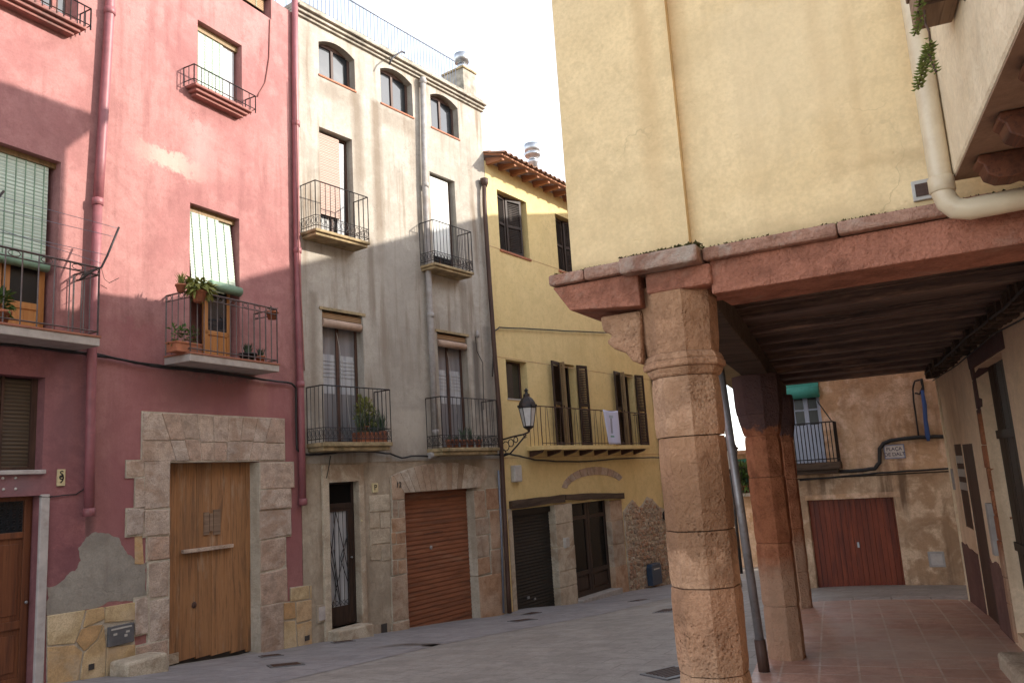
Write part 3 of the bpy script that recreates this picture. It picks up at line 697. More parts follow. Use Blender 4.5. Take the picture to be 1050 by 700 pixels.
# balcony B
xB0 = -9.3
bB = slab(T, F_, xB0, xB1, .5, slabB, .12); zrB = F_.at(60, 265, .5)[1]
railing(bB, F_, xB0, xB1-.02, .48, slabB, zrB, MT['brown_iron'], 28, 'top', r=.009)
a, b, c_, d = oDoorB; mb = MB()
zmid = F_.at(30, 272, -.1)[1]
for k in range(3):
    x1 = b-.05-k*.52; x0 = x1-.5
    mb.box(x0, x1, .17, .21, c_, zmid+.3)
    for (p, q) in ((x0, x0+.08), (x1-.08, x1)): mb.box(p, q, .155, .17, c_, zmid+.3)
    mb.box(x0+.08, x1-.08, .155, .17, c_+.36, c_+.44); mb.box(x0+.08, x1-.08, .155, .17, c_, c_+.1)
dr = mb.build('balcony_door', MT['orange_door'], T, F_.M, bevel=.005)
for k in range(3):
    x1 = b-.05-k*.52; MB().box(x1-.42, x1-.08, .163, .168, c_+.44, zmid+.2).build('pane', MT['glass_dull'], dr)
blind_obj(T, F_, a+.06, b-.08, zmid+.02, d-.07, .12, 'blind_green', 'blind_roll', cords=8, rollr=.06)
MB().box(a, b, .10, .16, d-.07, d).build('blind_box', MT['ochre_wood'], T, F_.M); backing(T, F_, oDoorB, .5)
# brown ground-floor window
a, b, c_, d = oBrown
blind_obj(T, F_, a+.03, b-.03, c_+.04, d-.02, .17, 'mat_dark', cords=0)
fr = MB(); fr.box(b-.07, b, .14, .2, c_, d); fr.box(a, b-.07, .14, .2, c_, c_+.04); fr.box(b-.42, b-.39, .14, .17, c_+.04, d); fr.build('window', MT['dark_wood'], T, F_.M)
backing(T, F_, oBrown, .3)
MB().box(a-.05, b+.02, -.05, .2, c_-.05, c_).build('sill', MT['white_paint'], T, F_.M, bevel=.008)
# shop door: panelled brown leaves with small grilled lights
a, b, c_, d = oShop
mb = MB(); mb.box(a, b, .16, .2, c_, d)
lw_ = .46; zl0 = F_.at(25, 545)[1]; 
k = 0
xr_ = b-.02
doorlights = []
while xr_-lw_ > a:
    x0, x1 = xr_-lw_, xr_-.01
    for (p, q) in ((x0, x0+.075), (x1-.075, x1)): mb.box(p, q, .135, .16, c_, d)
    for zz, hh in ((c_, .14), (c_+.66, .09), (zl0-.07, .07), (d-.05, .05)): mb.box(x0+.075, x1-.075, .135, .16, zz, zz+hh)
    mb.box(x0+.12, x1-.12, .148, .16, c_+.2, c_+.6); mb.box(x0+.12, x1-.12, .148, .16, c_+.81, zl0-.13)
    doorlights.append((x0+.085, x1-.085)); xr_ -= lw_; k += 1
dr = mb.build('shop_door', MT['brown_door'], T, F_.M, bevel=.006)
for x0, x1 in doorlights[:4]:
    MB().box(x0, x1, .152, .157, zl0, d-.05).build('pane', MT['glass'], dr)
    g_ = MB()
    for i in range(4):
        for j in range(5):
            xx, zz = x0+.03+(x1-x0-.06)*i/3, zl0+.02+(d-.07-zl0)*(j+.5)/5
            g_.tube([(xx+.022*math.cos(q*math.pi/3), .145, zz+.022*math.sin(q*math.pi/3)) for q in range(7)], .004, 3, cap=False)
    g_.build('grille', MT['iron'], dr)
MB().lathe([(.012, 0), (.02, .02), (.012, .03)], n=10).build('door_knob', MT['galv'], dr, F_.M @ Matrix.Translation((b-.06, .13, F_.at(34, 617)[1])) @ Matrix.Rotation(math.pi/2, 4, 'X'))
jx0, jx1 = F_.at(39.5, 600)[0], F_.at(47, 600)[0]
MB().box(jx0-.02, jx1, -.025, .02, F_.g(jx1)-.1, d+.01).build('door_jamb', MT['white_paint'], T, F_.M, bevel=.01)
# wooden portal: irregular weathered planks
a, b, c_, d = oPort; mb = MB(); xs_ = [a]
for wd_ in (.30, .34, .27, .36, .3, .3): xs_.append(min(b, xs_[-1]+wd_))
xs_ = sorted(set(xs_+[b]))
for i in range(len(xs_)-1):
    x0, x1 = xs_[i]+.002, xs_[i+1]-.002
    if x1-x0 < .03: continue
    dy = random.uniform(0, .012); zb = max(F_.g(x0), F_.g(x1))+random.uniform(.02, .06)
    mb.box(x0, x1, .17+dy, .21, zb, d-.005)
dr = mb.build('portal_door', MT['portal_wood'], T, F_.M, bevel=.004)
MB().box(a, b, .215, .24, c_, d).build('room_lining', MT['room'], T, F_.M)
MB().box(oPort[0], oPort[1], -.06, .3, F_.g(pR)-.4, F_.g(pR)+.015).build('threshold', MT['kerb'], T, F_.M, bevel=.01)
hb = px(F_, [(194.5, 565), (245, 558.5)], .1)
MB().add(*(lambda A, B: ([(A[0], .10, A[2]-.03), (B[0], .10, B[2]-.03), (B[0], .10, B[2]+.02), (A[0], .10, A[2]+.02), (A[0], .17, A[2]-.03), (B[0], .17, B[2]-.03), (B[0], .17, B[2]+.02), (A[0], .17, A[2]+.02)], [(0, 1, 2, 3), (7, 6, 5, 4), (0, 4, 5, 1), (3, 2, 6, 7), (0, 3, 7, 4), (1, 5, 6, 2)]))(hb[0], hb[1])).build('door_bar', MT['portal'], dr, F_.M, bevel=.006)
r_ = F_.rect(217.5, 234, 524, 545); pm_ = MB(); pm_.box(r_[0], r_[0]+.09, .155, .175, r_[2]-.03, r_[3]); pm_.box(r_[0]+.1, r_[0]+.16, .155, .175, r_[2]+.02, r_[3]-.02); pm_.box(r_[0]+.17, r_[1], .155, .175, r_[2]-.04, r_[3]+.03); pm_.build('repair_board', MT['beam_wood'], dr)
r_ = F_.rect(173, 191, 671, 682); MB().box(r_[0], r_[1], .14, .17, r_[2], r_[3]).build('repair_board', MT['pale_stone'], dr, bevel=.004)
MB().lathe([(.045, 0), (.03, .012), (.0, .015)], n=10, cap=False).build('latch_plate', MT['dark_wood'], dr, F_.M @ Matrix.Translation((F_.at(208, 620)[0], .168, F_.at(208, 620)[1])) @ Matrix.Rotation(math.pi/2, 4, 'X'))
# stone surround of the portal, block by block
mm = MB(); mb = MB(); P0, P1, T0 = F_.at(145, 446)[0], F_.at(291, 452)[0], F_.at(218, 426)[1]
xm = (P0+P1)/2; nv = 9; zA, zB = pTop, T0
for i in range(nv):
    u0, u1 = i/nv, (i+1)/nv
    bx0, bx1 = P0+(P1-P0)*(.12+.76*u0), P0+(P1-P0)*(.12+.76*u1)
    tx0, tx1 = P0+(P1-P0)*u0, P0+(P1-P0)*u1
    if i == 0: bx0 = P0
    if i == nv-1: bx1 = P1
    g_ = .003; zs_ = zA+(zB-zA)*(.42+random.uniform(-.03, .05)); tm = (zs_-zA)/(zB-zA)
    l0, l1 = bx0+(tx0-bx0)*tm, bx1+(tx1-bx1)*tm
    pr = .028+random.uniform(-.006, .006)
    mb.prism([(bx0+g_, zA+.003), (bx1-g_, zA+.003), (l1-g_, zs_-.004), (l0+g_, zs_-.004)], -pr, .25)
    mb.prism([(l0+g_, zs_+.004), (l1-g_, zs_+.004), (tx1-g_, zB+random.uniform(-.02, .01)), (tx0+g_, zB+random.uniform(-.02, .01))], -pr-.004, .1)
for (xl, xr, yt, yb) in ((129, 147, 472, 489), (147.5, 169, 473, 521), (138, 147, 489.5, 520), (129, 146, 521, 549), (146.5, 169.5, 522, 549), (150, 170.5, 550, 574), (151, 171, 575, 612), (137, 150.5, 612, 650), (151, 172, 613, 657)):
    r_ = F_.rect(xl, xr, yt, yb); sbox(mb, mm, r_[0], (pL+.012 if xr > 165 else r_[1]-.004), -.03+random.uniform(-.012, .008), .25 if xr > 165 else .02, r_[2]+.003, r_[3]-.003, j=.014)
r_ = F_.rect(138, 172.5, 658, 690); sbox(mb, mm, r_[0], pL+.012, -.04, .25, r_[2]-.2, r_[3]-.003, j=.008)
mm.box(P0-.01, P1+.01, -.016, .2, zA-.012, zB+.012)
mm.build('mortar_bed', MT['mortar'], T, F_.M); mb.build('stone_surround', MT['portal'], T, F_.M, bevel=.012); mm = MB(); mb = MB()
for (xl, xr, yt, yb) in ((266, 299, 474, 500), (266, 297.5, 501, 521), (267, 296.5, 522, 551), (267.5, 293, 552, 584), (268, 294.5, 585, 618), (269, 289.5, 619, 660)):
    r_ = F_.rect(xl, xr, yt, yb); sbox(mb, mm, pR-.012, r_[1]+random.uniform(-.05, .03), -.03+random.uniform(-.01, .008), .25, r_[2]-(.25 if yb == 660 else -.003), r_[3]-.003, j=.016)
mm.build('mortar_bed', MT['mortar'], T, F_.M); mb.build('stone_surround', MT['portal'], T, F_.M, bevel=.014)
# grey cement patch over the pink plaster
MB().prism(ragged(poly(F_, [(47.5, 630), (47.5, 601), (60, 598), (68, 590), (77, 585), (83, 574), (80, 562), (88, 551), (98, 545), (112, 547), (122, 551), (127, 562), (136, 571), (139, 577), (150, 577), (151, 612), (137, 616), (90, 624)]), .13), -.004, .01).build('cement_patch', MT['grey_cement'], T, F_.M)
MB().prism(poly(F_, [(138, 578), (138, 545), (145, 545), (147, 578)]), -.009, .01).build('cement_patch', MT['ochre'], T, F_.M, label='small orange plaster scar beside the grey patch')
# ochre cladding
oc = MB()
for p in ([(47.5, 631), (86, 625), (80, 646), (75, 659), (47.5, 661)], [(47.5, 663), (75, 661), (83, 668), (78, 702), (47.5, 706)], [(88, 625), (105, 622), (106, 634), (92, 640), (84, 643)], [(92, 641), (104, 640), (98, 655), (85, 667), (77, 657), (82, 645)], [(107, 622), (137, 617), (137, 635), (106, 638)], [(85, 669), (99, 656), (105, 641), (107, 662), (106, 695), (80, 702)], [(108, 663), (137, 660), (137, 694), (107, 697)]):
    oc.prism(poly(F_, p), -.03-random.uniform(0, .008), .01)
MB().prism(poly(F_, [(47.3, 632), (137, 618), (137.3, 690), (47.3, 704)]), -.018, .01).build('mortar_bed', MT['mortar'], T, F_.M); oc.build('stone_cladding', MT['ochre'], T, F_.M, bevel=.006); oc = MB()
MB().prism(poly(F_, [(290, 617), (297, 616), (297, 602), (318, 599), (318.3, 663), (290, 667)]), -.018, .01).build('mortar_bed', MT['mortar'], T, F_.M)
for p in ([(297, 603), (315, 600), (315.5, 613), (297, 616)], [(290, 618), (301, 617), (302, 633), (290, 635)], [(303, 617), (318, 614.5), (318, 634), (303, 638)], [(290, 637), (301, 636), (303, 663), (290, 666)], [(303, 640), (318, 636), (318.5, 662), (305, 664)], [(316.5, 600), (318, 600), (318, 613), (316.8, 613)]):
    oc.prism(poly(F_, p), -.03-random.uniform(0, .008), .01)
oc.build('stone_cladding', MT['ochre'], T, F_.M, bevel=.006)
r_ = F_.rect(89, 94.5, 680, 686); MB().box(r_[0], r_[1], -.042, -.02, r_[2], r_[3]).build('drain_hole', MT['room'], T, F_.M)
r_ = F_.rect(311, 315.5, 651, 656); MB().box(r_[0], r_[1], -.042, -.02, r_[2], r_[3]).build('drain_hole', MT['room'], T, F_.M)
# letterbox plate
r_ = F_.rect(108.5, 134.5, 640, 660); lb = MB().box(r_[0], r_[1], -.06, -.02, r_[2], r_[3]).build('letterbox', MT['grey_metal'], T, F_.M, bevel=.006)
MB().box(r_[0]+.03, r_[1]-.04, -.064, -.058, r_[3]-.045, r_[3]-.025).build('letter_slot', MT['white_box'], lb)
MB().box(r_[0]+.06, r_[0]+.11, -.063, -.059, r_[3]-.11, r_[3]-.085).build('sticker', MT['white_box'], lb)
MB().box(r_[1]-.14, r_[1]-.1, -.063, -.059, r_[3]-.15, r_[3]-.12).build('sticker', MT['white_box'], lb); MB().box(r_[1]-.12, r_[1]-.07, -.063, -.059, r_[3]-.105, r_[3]-.08).build('sticker', MT['white_box'], lb)
# number tiles
r_ = F_.rect(58, 66, 481, 498); np_ = MB().box(r_[0], r_[1], -.02, .01, r_[2], r_[3]).build('number_plate', MT['cream'], T, F_.M, bevel=.003)
hx = (r_[0]+r_[1])/2; text('S', .11, textM(F_, hx, -.021, r_[3]-.06), np_, MT['black']); text('9', .13, textM(F_, hx, -.021, r_[2]+.075), np_, MT['black'])
# screw anchors above the shop door
for (qx, qy) in ((3, 490), (16, 489.7), (3.5, 501.5), (16, 501)):
    h = F_.at(qx, qy); MB().lathe([(.018, 0), (.014, .012), (.004, .016)], n=8).build('screw_anchor', MT['white_box'], T, F_.M @ Matrix.Translation((h[0], .002, h[1])) @ Matrix.Rotation(math.pi/2, 4, 'X'))
# downpipes
pipe(F_, px(F_, [(113.5, -60), (112.6, 8), (109, 70), (103.5, 160), (100.5, 207)], 0, .09), .062, MT['pink_pipe'], T, collars=[px(F_, [(112.5, 12)], 0, .09)[0]])
pipe(F_, px(F_, [(100.3, 207), (97.6, 290), (94.5, 345), (92.5, 450), (91.2, 528)], 0, .10), .058, MT['pink_pipe'], T, collars=[px(F_, [(100.2, 207)], 0, .10)[0], px(F_, [(91.2, 525)], 0, .10)[0]])
pipe(F_, px(F_, [(302, -60), (302.5, 60), (303.5, 200), (306.5, 340), (309, 430), (310.5, 518)], 0, .07), .058, MT['pink_pipe'], T, collars=[px(F_, [(q)], 0, .07)[0] for q in ((303.4, 127), (305, 257), (308, 394), (310.6, 514))])
cable('conduit', F_, px(F_, [(277, 20), (276, 60), (272, 85), (264, 99)], 0, .015), .011, '', 'pink_trim', parent=T)
cable('conduit', F_, px(F_, [(303.5, 80), (305, 160), (306.5, 262), (310, 330), (312, 380)], 0, .14), .009, '', 'pink_trim', parent=T)

# things on the pink house
cable('facade_cable', F_, px(F_, [(0, 353), (40, 357), (85, 362), (100, 364.5), (120, 368), (145, 373), (165, 376), (200, 380), (240, 385), (262, 388), (280, 390), (299, 393), (303.5, 398), (303.5, 430), (304.5, 460), (309, 466), (322, 466)], 0, .05), .017, 'thick black cable sagging across the pink wall under the balconies', 'cable')
cable('facade_cable', F_, px(F_, [(60, 359), (100, 363), (135, 370), (170, 375), (230, 382), (290, 392)], 0, .085), .010, 'thin black cable running just beside the thick one on the pink wall', 'cable')
cable('door_cable', F_, px(F_, [(39.5, 509), (46, 510), (50, 509), (54, 508.5), (78, 507), (86, 501)], 0, .02), .007, 'thin cable with a knot beside the brown shop door', 'cable')
# clothes-line bracket
TL = thing('clothes_line', FR.M, 'black iron clothes-line arm with thin wires on the big left balcony', 'clothes line')
mb = MB(); arm = px(F_, [(82, 287), (96, 277), (104, 274), (110, 262), (115, 250), (122, 233)], 0, .5); mb.tube(arm, .013, 6); mb.tube(px(F_, [(84, 282), (103, 275)], 0, .5), .01, 5); mb.build('arm', MT['iron'], TL); MB().tube(px(F_, [(-8, 212), (-2, 203), (4, 196)], 0, .52), .014, 6).build('arm', MT['iron'], TL)
mb = MB()
for (p, q) in (((-5, 196), (121, 234)), ((-5, 212), (118, 243)), ((-5, 234), (112, 262)), ((-5, 215), (104, 270))):
    A_, B_ = px(F_, [p, q], 0, .5); A_ = (A_[0]-1.5, A_[1], A_[2]); mid = tuple((A_[k]+B_[k])/2-(.03 if k == 2 else 0) for k in range(3)); mb.tube([A_, mid, B_], .0035, 4)
mb.build('line_wire', MT['grey_iron'], TL)
mb = MB(); mb.tube(px(F_, [(104, 275), (107, 286), (112, 290), (122, 285)], 0, .5), .004, 4); mb.tube(px(F_, [(103, 292), (110, 296)], 0, .5), .004, 4); mb.build('loose_wire', MT['iron'], TL)
# pots on balcony A
xa = lambda q, dep=.3: F_.at(q, 350, dep)[0]
potted(F_, F_.at(190, 355, .36)[0]+.0, -.34, slabA+.008, .10, .14, 'terracotta trough with a small sprouting plant at the left end of the plant balcony', 'leaf', trough=.42, n=80, size=.09, spread=(.05, .05, .16))
potted(F_, F_.at(257, 362, .36)[0], -.3, slabA+.008, .13, .13, 'black pot with a bushy grey-green plant at the right end of the plant balcony', 'leaf_grey', 'blade', .2, 220, potmat='black')
potted(F_, F_.at(270, 365, .36)[0], -.3, slabA+.008, .07, .12, 'small terracotta pot with grey-green sprigs in the balcony corner', 'leaf_grey', 'blade', .17, 70)
potted(F_, F_.at(203, 305, .56)[0], -.58, F_.at(203, 310, .56)[1], .10, .16, 'terracotta pot with trailing yellow-green plant hung on the balcony rail', 'leaf_yellow', 'leaf', .13, 170, (.20, .12, .10), droop=.8)
potted(F_, F_.at(196, 300, .56)[0]-.12, -.5, F_.at(196, 300, .56)[1], .07, .1, 'small pot of dry pale straggly leaves on the corner of the balcony rail', 'leaf_yellow', 'blade', .22, 60)
potted(F_, F_.at(281, 325, .42)[0], -.38, F_.at(281, 327, .42)[1], .09, .12, 'rusty round pot hung inside the right end of the balcony rail', 'leaf_grey', 'leaf', .06, 14, (.06, .06, .04))
potted(F_, F_.at(5, 330, .4)[0]-.05, -.36, slabB+.008, .12, .15, 'terracotta pot with bright green leaves on the big left balcony', 'leaf', 'leaf', .10, 120, (.12, .1, .16))
# stone block by the portal
mb = MB()
r_ = F_.at(107, 690)[0], F_.at(150, 686)[0]
gx = F_.g((r_[0]+r_[1])/2, -.3)
vs = MB().box(r_[0], r_[1], -.42, -.06, gx-.1, gx+.20, j=.02)
o = vs.build('stone_block', MT['pale_stone'], None, F_.M, bevel=.035); tag(o, 'rough worn stone step block on the street left of the wooden portal', 'stone block')

# ================================================================== CREAM-GREY HOUSE
F_ = FW
T = thing('cream_house', FW.M, 'cream-grey plastered house with roof railing, iron balconies and a brown roller door', 'house')
ztop = F_.at(400, 64)[1]
arcs = []
for (xl, xr, yt, yb) in ((327, 363.5, 46, 84.5), (390.5, 422.5, 73, 112.5), (442, 469.5, 99, 136)):
    r_ = F_.rect(xl, xr, yt, yb); arcs.append((*r_, .13))
zs3 = F_.at(350, 240, .4)[1]; zs2 = F_.at(365, 453, .4)[1]; zs3b = F_.at(465, 273.5, .4)[1]; zs2b = F_.at(480, 458.5, .4)[1]
def dr_(xl, xr, yt, zb): r_ = F_.rect(xl, xr, yt, yt+60); return (F_.at(xl, yt+60)[0], F_.at(xr, yt+60)[0], zb, r_[3])
o3a = dr_(328.5, 362.5, 137, zs3); o3b = dr_(443.5, 469, 182, zs3b); o2a = dr_(331.5, 373.5, 321, zs2); o2b = dr_(451, 481.5, 343, zs2b)
dstep = F_.at(357, 641)[1]; oD = F_.rect(337.5, 368.5, 494, 600); oD = (oD[0], oD[1], dstep, F_.at(352, 494)[1])
oG = (F_.at(415.5, 570)[0], F_.at(489, 565)[0], F_.g(F_.at(415, 600)[0])-.3, F_.at(451, 502.5)[1])
zb = F_.at(360, 474)[1]     # base of the plain plaster, top of the ground floor zone
wall('wall', F_, 0.0, LW, zb, ztop+.02, arcs+[o3a, o3b, o2a, o2b], MT['white_wall'], T, reveal=.22)
wall('ground_floor_wall', F_, 0.0, LW, -1.6, zb, [oD, oG], MT['ground_wall'], T, reveal=.24, y0=.012)
housebody(F_, 0, LW, -1.6, ztop, 9, MT['white_wall'], T)
# cornice
mb = MB(); zc = F_.at(400, 66)[1]
for (y, z, h_) in ((.05, .0, .05), (.10, .055, .06), (.16, .12, .05)): mb.box(-.0, LW+.05, -y, .3, zc+z, zc+z+h_)
mb.box(0, LW, -.1, 9, zc+.17, zc+.26); mb.build('cornice', MT['old_cornice'], T, F_.M, bevel=.012)
zr = zc+.26
rl = MB(); nb = 46
for i in range(nb+1): rl.bar((.05+(LW-.95)*i/nb, -.02, zr), (.05+(LW-.95)*i/nb, -.02, zr+.66), .008)
rl.tube([(.05, -.02, zr+.66), (LW-.9, -.02, zr+.66)], .016, 6); rl.tube([(.05, -.02, zr+.06), (LW-.9, -.02, zr+.06)], .01, 4)
for i in range(0, 7): rl.bar((.05, -.02+i*.3, zr), (.05, -.02+i*.3, zr+.66), .008)
rl.tube([(.05, -.02, zr+.66), (.05, 2, zr+.66)], .014, 6)
rl.build('roof_railing', MT['grey_iron'], T, F_.M)
# chimney
xc0, xc1 = LW-.62, LW-.16
ch = MB().box(xc0, xc1, -.02, .6, zr-.1, zr+.62).build('chimney', MT['old_cornice'], T, F_.M)
MB().box(xc0-.03, xc1+.03, -.05, .63, zr+.62, zr+.67).build('chimney_cap', MT['old_slab'], ch, bevel=.008)
MB().lathe([(.11, 0), (.11, .12), (.09, .12), (.09, .16), (.17, .16), (.17, .36), (.13, .38)], (xc0+.12, .1, zr+.67), 16).build('chimney_pot', MT['galv'], ch)
# cornice hook
MB().tube(px(F_, [(399, 66), (402, 60), (407, 56), (412, 53), (415, 54.5)], 0, .25), .018, 6).build('wall_hook', MT['iron'], T, F_.M)
# arched top windows
for o in arcs:
    a, b, c_, d, rise = o
    window_frame(T, F_, (a, b, c_, d), .15, MT['dark_wood'], .055, 1, 0, 'glass', arch=.03); backing(T, F_, (a, b, c_, d), .3)
    MB().box(a+.06, a+(b-a)*.47, .185, .19, c_+.04, d-.18).build('curtain', MT['curtain'], T, F_.M)
    MB().box(a-.02, b+.02, -.02, .15, c_-.035, c_).build('sill', MT['terracotta'], T, F_.M, bevel=.004)
# third floor
for (o, m_) in ((o3a, 'blind_wood'), (o3b, 'blind_white')):
    a, b, c_, d = o; window_frame(T, F_, o, .16, MT['dark_wood'], .05, 1, 1, 'glass_dull'); backing(T, F_, o, .3)
    if m_ == 'blind_wood':
        blind_obj(T, F_, a+.02, a+(b-a)*.7, c_+.5, d-.06, .10, m_, cords=0)
        MB().prism([(a+(b-a)*.62, c_+.2), (b-.18*(b-a), c_+.2), (b-.12*(b-a), d-.1), (a+(b-a)*.7, d-.1)], .13, .14).build('curtain', MT['curtain'], T, F_.M)
    else:
        MB().box(a+.02, b-.17*(b-a), .09, .10, c_+.35, d-.05).build('blind', MT['blind_white'], T, F_.M)
# second floor with rolled blinds, boxes and curtained doors
for o in (o2a, o2b):
    a, b, c_, d = o
    MB().box(a, b, .04, .2, d-.13, d-.03).build('blind_box', MT['mat'], T, F_.M)
    MB().tube([(a+.01, .03, d-.22), (b-.05, .03, d-.225)], .075, 14).build('blind_roll', MT['blind_wood_roll'], T, F_.M)
    fr = window_frame(T, F_, (a, b, c_, d-.16), .17, MT['dark_wood'], .06, 1, 0, 'glass_dull')
    w2 = (b-a)/2
    for k in (0, 1):
        xa0, xa1 = a+.07+k*w2*.96, a+w2*.93+k*w2*.96
        MB().box(xa0, xa1, .188, .193, c_+.05, d-.2).build('curtain', MT['film'], T, F_.M)
        blm = MB()
        for q in range(5): blm.box(xa0+.02, xa1-.04, .172, .18, d-.80+q*.07-.35, d-.755+q*.07-.35)
        blm.box(xa0+.02, xa1-.04, .182, .186, d-1.45, d-.75)
        blm.build('louvre_blind', MT['curtain'], T, F_.M)
    MB().tube([(a+.45*(b-a), .12, d-.35), (a+.6*(b-a), .1, (c_+d)/2), (a+.75*(b-a), .13, c_+.2)], .005, 4).build('blind_cord', MT['white_box'], T, F_.M)
    backing(T, F_, o, .3)
    MB().box(a-.06, b+.06, -.02, .05, d+.0, d+.05).build('lintel', MT['old_slab'], T, F_.M)
# balconies
def old_balcony(x0, x1, z, dep, zr_, n, th=.07):
    mb = MB(); mb.box(x0+.03, x1-.03, -dep+.04, .02, z-th*1.6, z-th*.8); mb.box(x0, x1, -dep, .02, z-th*.8, z)
    b_ = mb.build('balcony', MT['old_slab'], T, F_.M, bevel=.014)
    railing(b_, F_, x0+.02, x1-.02, dep-.02, z, zr_, MT['iron'], n, 'bottom', r=.0075); return b_
x0, x1 = F_.at(323.5, 215, .4)[0], F_.at(379, 220, .4)[0]; old_balcony(x0, x1, zs3, .4, F_.at(350, 193, .4)[1], 11)
x0b, x1b = F_.at(445, 250, .4)[0], F_.at(485, 255, .4)[0]; old_balcony(x0b, x1b, zs3b, .4, F_.at(466, 232, .4)[1], 12)
x02, x12 = F_.at(331, 425, .42)[0], F_.at(402, 425, .42)[0]; old_balcony(x02, x12, zs2, .42, F_.at(368, 397, .42)[1], 15, .09)
x03, x13 = F_.at(453, 430, .42)[0], F_.at(511, 430, .42)[0]; old_balcony(x03, x13, zs2b, .42, F_.at(480, 408, .42)[1], 15, .09)
# grey downpipe
pipe(F_, px(F_, [(433.5, 80), (435.5, 190), (441, 320), (447.5, 460)], 0, .10), .062, MT['grey_pipe'], T, collars=[px(F_, [q], 0, .10)[0] for q in ((433.7, 84), (436, 190), (441.5, 323), (446.5, 443))])
MB().tube(px(F_, [(447.5, 458), (447, 465), (440, 467)], 0, .10), .062, 10).build('pipe_elbow', MT['grey_pipe'], T, F_.M)
# wall stains down the right window (soot)
# stone elements of the ground floor
st = MB(); mm = MB()
# garage jambs
for (xl, xr, yt, yb) in ((401, 412.5, 488, 512), (402, 407, 513, 530), (407.8, 413, 513, 530), (401, 413, 531, 545), (401, 405, 546, 557), (406, 413.5, 546, 557), (401.5, 414, 558, 573), (402, 407, 574, 589), (408, 414.5, 574, 588), (402, 416, 590, 636)):
    r_ = F_.rect(xl, xr, yt, yb); sbox(st, mm, r_[0], (oG[0]+.01 if xr > 411 else r_[1]-.004), -.02-random.uniform(0, .012), .22 if xr > 411 else .02, r_[2]+.002, r_[3]-.002, j=.008)
r_ = F_.rect(402, 417.5, 637, 650); sbox(st, mm, r_[0], oG[0]+.01, -.03, .22, r_[2]-.3, r_[3]-.004, j=.004)
mm.build('mortar_bed', MT['mortar'], T, F_.M); st.build('stone_surround', MT['orange_stone'], T, F_.M, bevel=.01); st = MB(); mm = MB()
for (xl, xr, yt, yb) in ((488.5, 497, 503, 530), (489, 501, 531, 548), (489.5, 500, 549, 570), (490, 502, 571, 588), (491, 514.5, 589, 626), (498, 514, 500, 522), (502, 514, 523, 562), (503, 514.5, 563, 588)):
    r_ = F_.rect(xl, xr, yt, yb); sbox(st, mm, (oG[1]-.01 if xl < 492 else r_[0]+.004), r_[1], -.02-random.uniform(0, .012), .22 if xl < 492 else .02, r_[2]-(.4 if yb == 626 else -.002), r_[3]-.002, j=.008)
mm.build('mortar_bed', MT['mortar'], T, F_.M); st.build('stone_surround', MT['orange_stone'], T, F_.M, bevel=.01)
# segmental voussoir arch above the garage
mb = MB(); gx0, gx1, gz = F_.at(402, 495)[0], F_.at(500, 495)[0], oG[3]
xm = (gx0+gx1)/2; Rb, cz_ = 2.6, None
hw = (gx1-gx0)/2; rise_o = F_.at(455, 474)[1]-gz; 
nv = 15
for i in range(nv):
    t0, t1 = -1+2*i/nv, -1+2*(i+1)/nv
    bx = lambda t_: xm+t_*hw*.80
    tx = lambda t_: xm+t_*hw*1.0
    tz = lambda t_: gz+rise_o*(1-.38*t_*t_)
    mb.prism([(bx(t0)+.004, gz+.003), (bx(t1)-.004, gz+.003), (tx(t1)-.005, tz(t1)), (tx(t0)+.005, tz(t0))], -.028-random.uniform(0, .01), .2)
mb.build('voussoir_arch', MT['voussoir'], T, F_.M, bevel=.008)
# pale ashlar by the door
mb = MB()
for (xl, xr, yt, yb) in ((379, 399.5, 507, 524), (379, 389, 525, 541), (390, 400, 525, 541), (379.5, 400, 542, 557), (380, 390, 558, 574), (391, 400.5, 558, 574)):
    r_ = F_.rect(xl, xr, min(yt, yb), max(yt, yb)); mb.box(r_[0]+.003, r_[1]-.003, -.006, .03, r_[2]+.003, r_[3]-.003)
mb.build('ashlar_blocks', MT['pale_stone'], T, F_.M, bevel=.005)
# door surround band and step
a, b, c_, d = oD
mb = MB(); mb.box(a-.14, a, -.03, .2, c_-.5, d+.3); mb.box(b, b+.12, -.03, .2, c_-.5, d+.3); mb.box(a, b, -.03, .2, d, d+.3)
mb.build('door_surround', MT['pale_stone'], T, F_.M, bevel=.01)
sx0, sx1 = F_.at(342, 648, .3)[0], F_.at(383.5, 642, .3)[0]
MB().box(a-.1, sx1, -.30, .25, c_-.6, c_).build('doorstep', MT['pale_stone'], T, F_.M, bevel=.02)
# glazed door with iron grille
zt1 = F_.at(352, 521)[1]
mb = MB(); y = .12
mb.box(a, a+.05, y, y+.06, c_, d); mb.box(b-.05, b, y, y+.06, c_, d); mb.box(a+.05, b-.05, y, y+.06, zt1, zt1+.09); mb.box(a+.05, b-.05, y, y+.06, d-.03, d)
fz = F_.at(352, 622)[1]
mb.box(a+.05, a+.12, y+.01, y+.055, c_, zt1); mb.box(b-.16, b-.05, y+.01, y+.055, c_, zt1); mb.box(a+.12, b-.16, y+.01, y+.055, c_, fz); mb.box(a+.12, b-.16, y+.01, y+.055, zt1-.05, zt1)
dr = mb.build('front_door', MT['near_black_wood'], T, F_.M, bevel=.005)
MB().box(a+.1, b-.14, y+.035, y+.04, fz-.01, zt1-.04).build('pane', MT['curtain'], dr); MB().box(a+.04, b-.04, y+.03, y+.036, zt1+.08, d-.02).build('pane', MT['glass_dark'], dr)
g_ = MB(); gx0_, gx1_ = a+.12, b-.16; gw = gx1_-gx0_; zt2 = zt1-.05
for k in range(5): g_.bar((gx0_+gw*k/4, y+.005, fz), (gx0_+gw*k/4, y+.005, zt2), .007)
